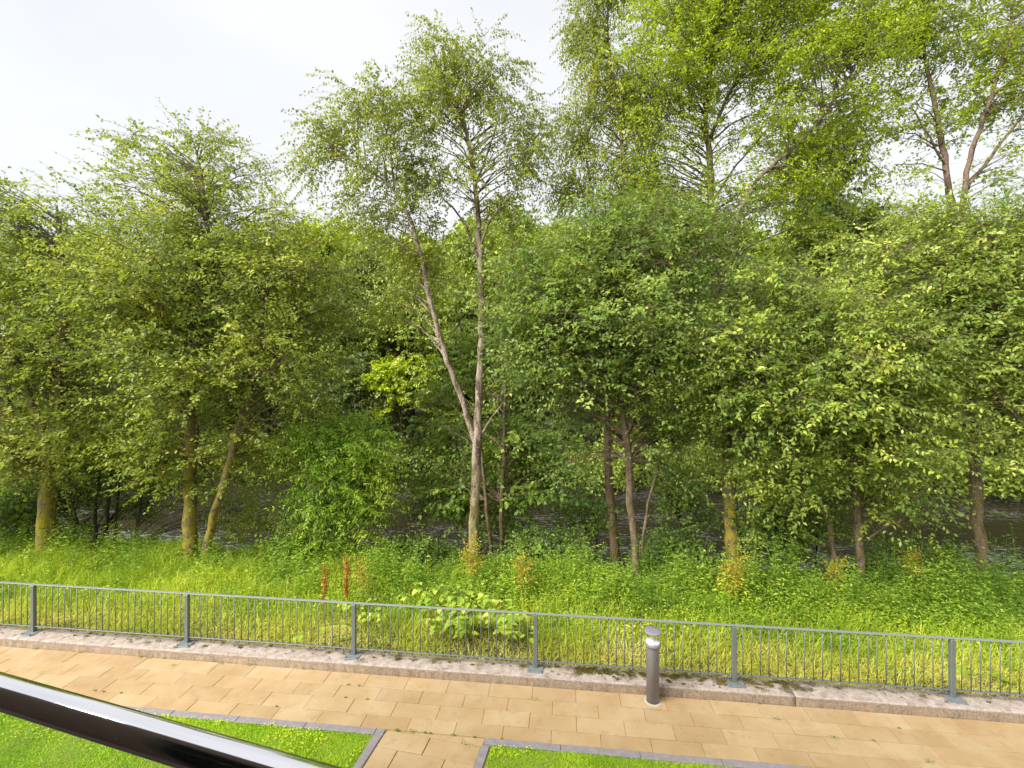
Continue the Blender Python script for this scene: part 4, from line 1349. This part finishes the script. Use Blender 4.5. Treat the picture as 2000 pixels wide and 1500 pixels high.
# ------------------------------------------------------------------ FAR BANK TREES
def proto(kind, seed, lf=0.2):
    h = 12.0
    st = [[(np.array([0, 0, -0.3]), 0.22), (np.array([0.15, 0.1, 3.0]), 0.18), (np.array([0.0, 0.2, 6.5]), 0.12), (np.array([0.1, 0.0, 10.5]), 0.04)]]
    rng = np.random.default_rng(seed)
    bl = []
    for k in range(13):
        a = rng.uniform(0, 6.283)
        zz = rng.uniform(1.9, 10.0)
        wd = np.interp(zz, [0.5, 3, 6, 9, 11], [2.8, 3.0, 2.7, 1.8, 0.8])
        bl.append((np.array([math.cos(a) * wd * 0.75, math.sin(a) * wd * 0.75, zz]), np.array([1.5, 1.5, 1.15]) * rng.uniform(0.8, 1.2), 1.0))
    bl.append((np.array([0, 0, 10.4]), np.array([1.3, 1.3, 1.3]), 1.0))
    return build_tree('far_bank_tree', '', 'tree', st, bl, M[kind], M['bark_dark'], seed, clumps=230, tips=9, leaves=11, leaf=lf, spread=0.5, twig=0.55, aspect=0.7, droop=0.2, twig_r=0.006, sides=7)


protos = {'wood_far': proto('wood_far', 201), 'wood_pale': proto('wood_pale', 202, 0.16), 'wood_dark': proto('wood_dark', 203), 'lime': proto('lime', 204)}
G_FAR = 'trees on the far bank of the river'
far = [
    # px, depth, scale, height factor, kind, label
    (30, 28.0, 1.05, 1.0, 'wood_dark', 'dark far bank tree glimpsed behind the thick mossy trunk at the far left'),
    (200, 29.5, 1.1, 0.98, 'wood_far', 'far bank tree glimpsed above the dark thicket at left'),
    (380, 28.5, 1.05, 1.0, 'wood_dark', 'dark far bank tree glimpsed behind the two yellow mossy stems'),
    (520, 29.0, 1.0, 1.0, 'wood_far', 'far bank tree seen through the right side of the olive alder'),
    (640, 31.5, 1.12, 0.98, 'lime', 'bright green rounded far bank tree showing between the olive alder and the birch'),
    (700, 28.3, 0.98, 0.92, 'wood_dark', 'dark shadowy far bank tree seen left of the birch above the young bush'),
    (800, 27.6, 0.95, 0.98, 'wood_pale', 'pale yellowish green far bank tree seen behind the left fork of the birch'),
    (930, 28.6, 1.0, 1.0, 'wood_far', 'mid green far bank tree seen directly behind the birch trunk'),
    (1000, 31.0, 1.1, 1.03, 'wood_far', 'far bank tree whose round top shows just right of the birch trunk'),
    (1090, 27.8, 0.95, 0.95, 'wood_dark', 'dark far bank tree glimpsed just right of the two thin saplings'),
    (1240, 28.0, 1.0, 1.0, 'wood_far', 'far bank tree glimpsed behind the slim leaning brown trunk'),
    (1400, 27.5, 1.0, 1.0, 'wood_dark', 'dark far bank tree glimpsed behind the thick mossy trunk right of the bollard'),
    (1560, 27.0, 1.0, 1.0, 'wood_far', 'far bank tree glimpsed behind the wide large leaved tree'),
    (1620, 29.0, 1.2, 1.2, 'wood_dark', 'dark green far bank tree showing above the large leaved tree at right'),
    (1740, 26.5, 1.0, 1.0, 'wood_far', 'far bank tree glimpsed left of the right hand brown trunk across the water'),
    (1900, 25.8, 0.98, 0.95, 'wood_dark', 'dark far bank tree seen across the water beside the right hand brown trunk'),
    (2040, 25.5, 1.0, 1.0, 'wood_far', 'far bank tree seen across the water at the right edge')]
frng = random.Random(9)
used = set()
for px, Z, s, hz, kind, lab in far:
    p = pt(px, 700, Z)
    z = gz(p)
    pr = protos[kind]
    loc = (p[0], p[1], z - 0.3)
    sc = (s, s, s * hz * 1.16)
    label = lab or 'mostly hidden tree on the far bank glimpsed through the crowns of the nearer trees'
    if kind in used:
        copy_tree(pr, loc, frng.uniform(0, 6.28), sc, label, G_FAR)
    else:
        used.add(kind)
        pr.location = loc
        pr.rotation_euler = (0, 0, frng.uniform(0, 6.28))
        pr.scale = sc
        pr['label'] = label
        pr['group'] = G_FAR
# small yellow-green maple
pm = build_tree('maple_tree', 'small vivid yellow green maple on the far bank left of the birch trunk', 'tree',
                [[(pt(790, 930, 26.5) * np.array([1, 1, 0]) + np.array([0, 0, -1.5]), 0.1), (pt(785, 840, 26.5), 0.07), (pt(775, 740, 26.4), 0.03)]],
                B((765, 735, 25.6, 40, 28, 0.9, 1), (800, 765, 25.8, 45, 25, 0.8, 0.7), (830, 720, 26.2, 40, 25, 0.9, 0.5), (775, 800, 26.0, 35, 20, 0.8, 0.3)), M['lime'], M['bark_dark'], 207, clumps=60, tips=9, leaves=11, leaf=0.16, spread=0.3, flat=0.3, twig=0.35, aspect=0.8, tint_mean=0.68, group=G_FAR)


# bushes overhanging the far waterline
def far_scrub():
    rng = np.random.default_rng(31)
    n = 70000
    u = rng.uniform(-45, 45, n)
    k = snoise(u, u * 0, 71, 0.5)
    v = 25.9 + rng.normal(0, 0.9, n) + 0.6 * k
    h = rng.random(n) ** 0.8
    x = u * U[0] + v * V[0]; y = u * U[1] + v * V[1]
    z = WATER_Z + 0.15 + h * (2.0 + 0.9 * snoise(u * 1.3, v, 72, 0.8))
    P = np.stack([x, y, z], -1)
    N = unit(np.array([0, -0.5, 1.0]) + 0.6 * rng.normal(size=(n, 3)))
    A = unit(rng.normal(size=(n, 3)) + np.array([0, -0.5, -0.5]))
    L = rng.uniform(0.12, 0.24, n)
    vv, t = leaf_mesh_arrays(P, A, N, L, L * 0.7)
    ti = np.clip(tints(rng, n, 0.35, 0.2) + 0.25 * snoise(u, v * 0, 73, 0.7), 0, 1)
    link_mesh('far_bank_scrub', np_mesh('far_bank_scrub', vv, tris=t, tint=np.repeat(ti, 2)), M['wood_far'], kind='stuff')


far_scrub()


def far_wood():
    """wooded hillside beyond the far bank, read as one mass"""
    rng = np.random.default_rng(33)
    vs, ts, tis, nn = [], [], [], 0
    for k in range(150):
        u = rng.uniform(-70, 65)
        v = rng.uniform(33, 66)
        x = u * U[0] + v * V[0]; y = u * U[1] + v * V[1]
        z = float(ground_z(x, y))
        hh = rng.uniform(10, 13.5)
        m = 1300
        d = unit(rng.normal(size=(m, 3)))
        lob = rng.normal(size=(9, 3)); lob = unit(lob)
        bump = 1 + 0.22 * np.max(d @ lob.T, axis=1)
        r = bump * (0.8 + 0.2 * rng.random(m))
        P = np.array([x, y, z + hh * 0.56]) + d * r[:, None] * np.array([3.0, 3.0, hh * 0.40])
        N = unit(d + 0.5 * rng.normal(size=(m, 3)) + np.array([0, 0, 0.5]))
        A = unit(rng.normal(size=(m, 3)) - np.array([0, 0, 0.4]))
        L = rng.uniform(0.4, 0.75, m)
        vv, t = leaf_mesh_arrays(P, A, N, L, L * 0.75)
        vs.append(vv); ts.append(t + nn); nn += len(vv)
        tis.append(np.repeat(np.clip(rng.normal(rng.uniform(0.3, 0.75), 0.15, m), 0, 0.95), 2))
    link_mesh('far_hillside_wood', np_mesh('far_hillside_wood', np.concatenate(vs), tris=np.concatenate(ts), tint=np.concatenate(tis)), M['wood_far'], kind='stuff')


far_wood()

# ------------------------------------------------------------------ BANK: grass, straw and weeds
def blades(name, N, ua, ub, va, vb, hmin, hmax, wid, lean, mat, seed, hfun=None, mean=0.45, vpow=1.0, tintfun=None, keep=None):
    rng = np.random.default_rng(seed)
    u = rng.uniform(ua, ub, N)
    v = va + (vb - va) * rng.random(N) ** vpow
    x = u * U[0] + v * V[0]; y = u * U[1] + v * V[1]
    if keep is not None:
        k = rng.random(N) < keep(u, v, x, y)
        u, v, x, y = u[k], v[k], x[k], y[k]
    n = len(u)
    h = rng.uniform(hmin, hmax, n)
    if hfun is not None:
        h = h * hfun(u, v, x, y)
    P = np.stack([x, y, ground_z(x, y) - 0.02], -1)
    ld = unit(np.stack([rng.normal(size=n), rng.normal(size=n), np.zeros(n)], -1) + 0.5 * np.array([0.3, -0.6, 0]))
    a = lean * rng.uniform(0.3, 1.3, n)[:, None]
    p1 = P + np.array([0, 0, 1.0]) * h[:, None] * 0.55 + ld * a * h[:, None] * 0.25
    p2 = P + np.array([0, 0, 1.0]) * h[:, None] * (0.95 - 0.25 * a) + ld * a * h[:, None] * 0.8
    sd = unit(np.cross(ld, np.array([0, 0, 1.0]))) * (wid * rng.uniform(0.6, 1.3, n))[:, None]
    th = rng.uniform(0, 6.283, n)[:, None]
    sd = sd * np.cos(th) + unit(ld) * np.linalg.norm(sd, axis=1, keepdims=True) * np.sin(th)
    vv = np.stack([P - sd, P + sd, p1 - sd * 0.75, p1 + sd * 0.75, p2], 1).reshape(-1, 3)
    i = np.arange(n)[:, None] * 5
    t = np.stack([i + np.array([[0, 1, 3]]), i + np.array([[0, 3, 2]]), i + np.array([[2, 3, 4]])], 1).reshape(-1, 3)
    ti = tints(rng, n, mean, 0.18, 0.03)
    if tintfun is not None:
        ti = np.clip(ti + tintfun(u, v, x, y), 0, 1)
    return link_mesh(name, np_mesh(name, vv, tris=t, tint=np.repeat(ti, 3)), mat, kind='stuff')


blades('bank_grass', 110000, -14, 15, 7.3, 10.8, 0.18, 0.56, 0.0042, 1.05, M['grass'], 51,
       hfun=lambda u, v, x, y: (0.35 + 0.65 * smooth(7.4, 8.7, v)) * (1 + 0.3 * snoise(x, y, 81, 1.5)),
       tintfun=lambda u, v, x, y: 0.22 * snoise(x, y, 82, 1.2) + 0.15 * smooth(8.4, 7.4, v), vpow=0.9, keep=lambda u, v, x, y: (1 - 0.72 * smooth(-6, -3, u) * smooth(8.1, 9.0, v)) * np.where((np.abs(u + 1.45) < 0.9) & (np.abs(v - 7.9) < 0.5), 0.25, 1.0))
blades('cut_straw_grass', 60000, -14, 15, 7.17, 8.6, 0.07, 0.2, 0.0045, 2.3, M['straw'], 52, mean=0.55, vpow=1.3,
       tintfun=lambda u, v, x, y: 0.30 * snoise(x, y, 83, 2.0) - 0.25 * smooth(-3.5, -7, u), keep=lambda u, v, x, y: 0.35 + 0.65 * smooth(-0.4, 0.6, snoise(x, y, 84, 1.4)))


def weeds(name, N, ua, ub, va, vb, hmin, hmax, nleaf, leaf, aspect, mat, seed, keep=None, hfun=None, mean=0.45, droop=0.35, back_dark=True):
    rng = np.random.default_rng(seed)
    u = rng.uniform(ua, ub, N)
    v = rng.uniform(va, vb, N)
    x = u * U[0] + v * V[0]; y = u * U[1] + v * V[1]
    if keep is not None:
        k = rng.random(N) < keep(u, v, x, y)
        u, v, x, y = u[k], v[k], x[k], y[k]
    n = len(u)
    h = rng.uniform(hmin, hmax, n)
    if hfun is not None:
        h = h * hfun(u, v, x, y)
    P = np.stack([x, y, ground_z(x, y) - 0.03], -1)
    top = P + np.stack([rng.normal(0, 0.13, n) * h, rng.normal(0, 0.13, n) * h, h], -1)
    tb = Tubes()
    tb.add_sticks(P, top, 0.004, 0.0018)
    q = nleaf * n
    li = np.repeat(np.arange(n), nleaf)
    rk = np.tile(np.arange(nleaf), n)
    tt = 0.22 + 0.8 * (rk + rng.uniform(0, 1, q)) / nleaf
    az = (rk // 2) * 1.57 + (rk % 2) * math.pi + np.repeat(rng.uniform(0, 6.283, n), nleaf) + rng.normal(0, 0.3, q)
    B_ = P[li] + (top - P)[li] * tt[:, None]
    A = unit(np.stack([np.cos(az), np.sin(az), np.full(q, -droop + 0.45) + rng.normal(0, 0.25, q)], -1))
    B_ = B_ + A * 0.02
    L = leaf * rng.uniform(0.6, 1.3, q) * np.interp(tt, [0.2, 0.5, 1.02], [0.9, 1.1, 0.55])
    N_ = unit(np.array([0, 0, 1.0]) + 0.35 * rng.normal(size=(q, 3)))
    vv, t = leaf_mesh_arrays(B_, A, N_, L, L * aspect, 0.15, droop=0.15)
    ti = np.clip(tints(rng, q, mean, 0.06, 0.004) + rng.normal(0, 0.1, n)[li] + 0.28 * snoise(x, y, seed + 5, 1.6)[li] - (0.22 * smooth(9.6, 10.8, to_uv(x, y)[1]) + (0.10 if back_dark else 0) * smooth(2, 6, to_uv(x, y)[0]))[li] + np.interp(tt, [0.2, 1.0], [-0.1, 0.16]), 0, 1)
    sv = np.concatenate(tb.v); sq = np.concatenate(tb.q)
    st = np.concatenate([sq[:, [0, 1, 2]], sq[:, [0, 2, 3]]])
    vv2 = np.concatenate([vv, sv]); t2 = np.concatenate([t, st + len(vv)])
    ti2 = np.concatenate([np.repeat(ti, 2), np.full(len(st), 0.3)])
    return link_mesh(name, np_mesh(name, vv2, tris=t2, tint=ti2), mat, kind='stuff')


# tall fresh weeds in the middle, lower and sparser at the left, dense and darker to the right
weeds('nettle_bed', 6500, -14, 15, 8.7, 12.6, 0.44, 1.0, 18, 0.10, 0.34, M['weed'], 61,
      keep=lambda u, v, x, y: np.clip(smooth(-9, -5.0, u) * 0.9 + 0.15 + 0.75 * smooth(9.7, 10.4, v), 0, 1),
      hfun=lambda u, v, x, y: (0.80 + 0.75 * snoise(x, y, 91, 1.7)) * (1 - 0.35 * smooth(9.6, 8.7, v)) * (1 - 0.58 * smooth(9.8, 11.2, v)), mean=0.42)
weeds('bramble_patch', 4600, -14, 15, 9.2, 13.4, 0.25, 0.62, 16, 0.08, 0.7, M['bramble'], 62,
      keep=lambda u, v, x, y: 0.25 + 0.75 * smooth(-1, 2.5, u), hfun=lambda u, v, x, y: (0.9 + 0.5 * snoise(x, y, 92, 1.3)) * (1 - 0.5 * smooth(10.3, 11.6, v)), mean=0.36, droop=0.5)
weeds('tall_weeds', 1200, -14, 15, 8.8, 10.6, 0.75, 1.3, 24, 0.10, 0.26, M['weed'], 64,
      keep=lambda u, v, x, y: smooth(0.15, 0.7, snoise(x, y, 95, 1.1)) * (0.4 + 0.6 * smooth(10.6, 9.8, v)), mean=0.5)
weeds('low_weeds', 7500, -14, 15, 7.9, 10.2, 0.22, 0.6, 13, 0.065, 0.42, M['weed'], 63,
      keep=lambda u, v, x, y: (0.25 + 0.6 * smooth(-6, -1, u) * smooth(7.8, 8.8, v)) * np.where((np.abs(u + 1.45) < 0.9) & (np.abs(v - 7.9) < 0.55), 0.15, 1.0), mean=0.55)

# ------------------------------------------------------------------ single plants that stand out
def stalk_plant(name, label, cat, px, py, Z, h, mat, seed, width=0.06, n=260, kind='dock', group=None):
    rng = np.random.default_rng(seed)
    base = pt(px, py, Z)
    base[2] = gz(base) - 0.02
    tb = Tubes()
    lean = rng.normal(0, 0.06, 2)
    top = np.array([lean[0] * h, lean[1] * h, h])
    pts = np.array([[0, 0, 0], top * 0.5 + np.array([0.01, 0, 0]), top])
    tb.add(pts, [0.007, 0.005, 0.002], 5)
    ends = [(pts[1] * 0.9, top)]
    nb = 9 if kind == 'dock' else 14
    for k in range(nb):
        f = rng.uniform(0.3, 0.8)
        a = rng.uniform(0, 6.283)
        b0 = top * f
        l_ = h * (0.20 if kind == 'dock' else 0.30) * rng.uniform(0.6, 1.2)
        b1 = b0 + np.array([math.cos(a) * l_ * (0.25 if kind == 'dock' else 0.75), math.sin(a) * l_ * (0.25 if kind == 'dock' else 0.75), l_])
        tb.add(np.array([b0, (b0 + b1) / 2, b1]), [0.003, 0.0025, 0.0015], 4)
        ends.append((b0, b1))
    P = []
    for k in range(n):
        a, b = ends[rng.integers(0, len(ends))] if kind != 'dock' or rng.random() < 0.6 else ends[0]
        P.append(a + (b - a) * rng.random() ** 0.9 + rng.normal(size=3) * (0.016 if kind == 'dock' else 0.05))
    P = np.array(P)
    A = unit(rng.normal(size=(n, 3)) + np.array([0, 0, 0.2]))
    L = rng.uniform(0.018, 0.04, n) * (1.0 if kind == 'dock' else 1.9)
    vv, t = leaf_mesh_arrays(P, A, unit(rng.normal(size=(n, 3)) + np.array([0, 0, 0.6])), L, L * (0.75 if kind == 'dock' else 0.35), 0.2)
    root = empty(name, tuple(base), label, cat, group)
    link_mesh('stem', tb.mesh('stem'), M['rust'] if kind == 'dock' else M['stem'], root)
    link_mesh('seed_head' if kind == 'dock' else 'foliage', np_mesh('seed_head', vv, tris=t, tint=np.repeat(rng.uniform(0, 1, n), 2)), mat, root, 'stuff')


G_DOCK = 'rusty dock spikes above the railing'
stalk_plant('dock_plant', 'left rusty red dock spike above the railing, the slimmer one', 'plant', 634, 1215, 8.4, 1.1, M['rust'], 301, n=420, group=G_DOCK)
stalk_plant('dock_plant', 'right rusty red dock spike above the railing, the bushier one', 'plant', 678, 1215, 8.4, 1.18, M['rust'], 302, n=640, group=G_DOCK)
G_GOLD = 'golden weeds among the bank plants'
for i, (px, py, Z, h, nn, lab) in enumerate((
        (925, 1180, 9.4, 1.15, 700, 'golden weed at the foot of the birch'),
        (1020, 1190, 9.0, 0.9, 420, 'small golden weed above the railing between the birch and the third visible bay of bars'),
        (1425, 1215, 8.9, 1.0, 800, 'golden weed in front of the thick mossy trunk right of the bollard'),
        (1785, 1180, 9.4, 0.9, 520, 'golden weed between the low brown stems and the right hand trunk'),
        (712, 1190, 8.9, 0.9, 330, 'faded golden weed just right of the rusty dock spikes'),
        (1625, 1200, 9.2, 0.8, 380, 'golden weed in front of the short stems of the large leaved tree'))):
    stalk_plant('golden_weed', lab, 'plant', px, py, Z, h, M['gold'] , 310 + i, n=nn, kind='gold', group=G_GOLD)


def heart_leaf(name, s):
    """a broad heart-shaped leaf, folded on the midrib and bent down at the tip"""
    half = [(0, 0.06), (0.22, 0.0), (0.42, 0.12), (0.46, 0.34), (0.34, 0.62), (0.14, 0.88), (0, 1.0)]
    vs, fs = [], []
    mid = [(0, y, 0.0) for y in (0.06, 0.12, 0.34, 0.62, 0.88, 1.0)]

    def bend(x, y):
        return 0.22 * abs(x) - 0.28 * y * y
    rows = [0.06, 0.14, 0.34, 0.62, 0.86, 1.0]
    wid = [0.30, 0.43, 0.46, 0.34, 0.14, 0.0]
    for y, w in zip(rows, wid):
        yl = y - 0.06 if y == 0.06 else y
        vs += [(-w * s, yl * s, bend(w, y) * s), (0, y * s, bend(0, y) * s), (w * s, yl * s, bend(w, y) * s)]
    for k in range(len(rows) - 1):
        a, b = 3 * k, 3 * k + 3
        fs += [(a, a + 1, b + 1, b), (a + 1, a + 2, b + 2, b + 1)]
    me = bpy.data.meshes.new(name)
    me.from_pydata(vs, [], fs)
    at = me.attributes.new('tint', 'FLOAT', 'FACE')
    me.update()
    return me


def broad_plant(name, label, spots, leaf_size, h, seed, group, nst, nlf):
    """a clump of arching stems with large single leaves; every leaf is a part"""
    rng = np.random.default_rng(seed)
    lv = []
    for k in range(4):
        me = heart_leaf('leaf', leaf_size)
        me.attributes['tint'].data.foreach_set('value', np.full(len(me.polygons), (0.2, 0.45, 0.65, 0.95)[k], np.float32))
        me.materials.append(M['knot'])
        lv.append(me)
    px, py, Z, wu = spots
    base = pt(px, py, Z)
    base[2] = gz(base)
    root = empty(name, tuple(base), label, 'plant', group)
    tb = Tubes()
    for s in range(nst):
        b0 = np.array([rng.uniform(-wu, wu), rng.uniform(-0.25, 0.25), 0.0])
        b0[2] = gz(base + b0) - base[2] - 0.02
        dx = np.array([rng.normal(0, 0.22), rng.normal(-0.08, 0.2), 0])
        hh = h * rng.uniform(0.75, 1.15)
        pts = np.array([b0, b0 + dx * 0.3 + [0, 0, hh * 0.6], b0 + dx + [0, 0, hh * 0.95], b0 + dx * 1.9 + [0, 0, hh * 0.98]])
        pts, r = resample(pts, [0.007, 0.005, 0.004, 0.002], 0.06)
        tb.add(pts, r, 5)
        for k in range(nlf):
            f = int((0.35 + 0.65 * (k + rng.random() * 0.6) / nlf) * (len(pts) - 1))
            p = pts[min(f, len(pts) - 1)]
            az = rng.uniform(0, 6.283)
            dirv = Vector((math.cos(az), math.sin(az) - 0.35, rng.uniform(-0.55, 0.15))).normalized()
            o = bpy.data.objects.new('leaf', lv[int(rng.integers(0, 4))])
            C.objects.link(o)
            o.parent = root
            q = dirv.to_track_quat('Y', 'Z')
            o.rotation_mode = 'QUATERNION'
            o.rotation_quaternion = q
            o.location = Vector(p) + dirv * 0.025
            sc = float(rng.uniform(0.7, 1.15))
            o.scale = (sc, sc, sc)
    link_mesh('stem', tb.mesh('stem'), M['stem'], root)


G_KNOT = 'broad leaved plants behind the railing'
broad_plant('knotweed_plant', 'largest clump of broad heart shaped leaves behind the railing left of the bollard', (935, 1262, 7.9, 0.7), 0.105, 0.56, 401, G_KNOT, 36, 11)
broad_plant('knotweed_plant', 'small broad leaved clump behind the railing right under the rusty dock spikes', (715, 1240, 8.0, 0.25), 0.10, 0.5, 402, G_KNOT, 8, 8)
broad_plant('knotweed_plant', 'yellowish broad leaved clump higher up the bank behind the larger clump', (860, 1215, 8.7, 0.55), 0.085, 0.5, 403, G_KNOT, 14, 8)
broad_plant('butterbur_plant', 'a few large round pale leaves behind the railing at the far right end', (1935, 1345, 6.9, 0.3), 0.26, 0.2, 404, G_KNOT, 4, 1)

# ------------------------------------------------------------------ moss and litter on the wall, weeds in the joints
def tufts(name, u, v, z, size, mat, seed, per=26, lf=(0.008, 0.02)):
    rng = np.random.default_rng(seed)
    n = len(u)
    li = np.repeat(np.arange(n), per)
    q = len(li)
    sx = size[li]
    du = rng.normal(0, 1, q) * sx
    dv = rng.normal(0, 0.6, q) * sx
    uu, vv_ = u[li] + du, v[li] + dv
    P = np.stack([uu * U[0] + vv_ * V[0], uu * U[1] + vv_ * V[1], np.full(q, z) + rng.uniform(0, 0.5, q) * sx * np.exp(-(du ** 2 + dv ** 2) / (2 * sx ** 2))], -1)
    A = unit(rng.normal(size=(q, 3)) * np.array([1, 1, 0.4]) + np.array([0, 0, 0.5]))
    L = rng.uniform(lf[0], lf[1], q)
    vv, t = leaf_mesh_arrays(P, A, unit(np.array([0, 0, 1.0]) + 0.4 * rng.normal(size=(q, 3))), L, L * 0.7)
    return link_mesh(name, np_mesh(name, vv, tris=t, tint=np.repeat(rng.uniform(0, 1, q), 2)), mat, kind='stuff')


mr = np.random.default_rng(90)
mu = np.concatenate([mr.uniform(0.1, 1.25, 60), mr.uniform(1.3, 3.2, 55), mr.uniform(-4, 0, 26), mr.uniform(-9, -4, 14), mr.uniform(3, 6, 6)])
mv = 7.03 + np.abs(mr.normal(0, 0.05, len(mu))) * mr.choice([-1, 0.6], len(mu), p=[0.55, 0.45])
tufts('moss', mu, mv, WALL_Z + 0.001, mr.uniform(0.012, 0.05, len(mu)), M['moss'], 91, per=150, lf=(0.006, 0.013))
litter = plain_mat('leaf_litter', (0.12, 0.07, 0.03), 0.9, var=0.4, scale=40)
lu = np.concatenate([mr.uniform(-10, 8, 230), mr.uniform(0.0, 3.4, 200)])
lv_ = 7.16 - np.abs(mr.normal(0, 0.12, len(lu)))
lv_ = np.clip(lv_, 6.86, 7.14)
tufts('wall_litter', lu, lv_, WALL_Z + 0.001, mr.uniform(0.008, 0.026, len(lu)), litter, 92, per=10)
ju = np.concatenate([np.array([-7.6, -6.55, -6.4, -5.9, -5.2, -8.4, -3.9, -0.48, 1.3, 2.65, 3.2, 4.1, -2.25, -1.9, -1.2]), mr.uniform(-9, 6, 16), mr.uniform(-2.2, -1.1, 6)])
jv = np.concatenate([np.array([6.79, 6.79, 6.78, 6.66, 6.79, 6.79, 6.79, 6.53, 6.79, 6.53, 6.285, 6.02, 5.75, 5.79, 5.68]), mr.choice([6.795, 6.795, 6.535, 6.285, 6.02, 5.80], 16), np.full(6, 5.795)])
js = np.concatenate([mr.uniform(0.02, 0.05, 15) * 0.8, mr.uniform(0.004, 0.013, 22)])
tufts('joint_weeds', ju, jv, 0.001, js, M['bramble'], 93, per=24)

print('TRIS', sum(len(me.loops) - 2 * len(me.polygons) for me in bpy.data.meshes))
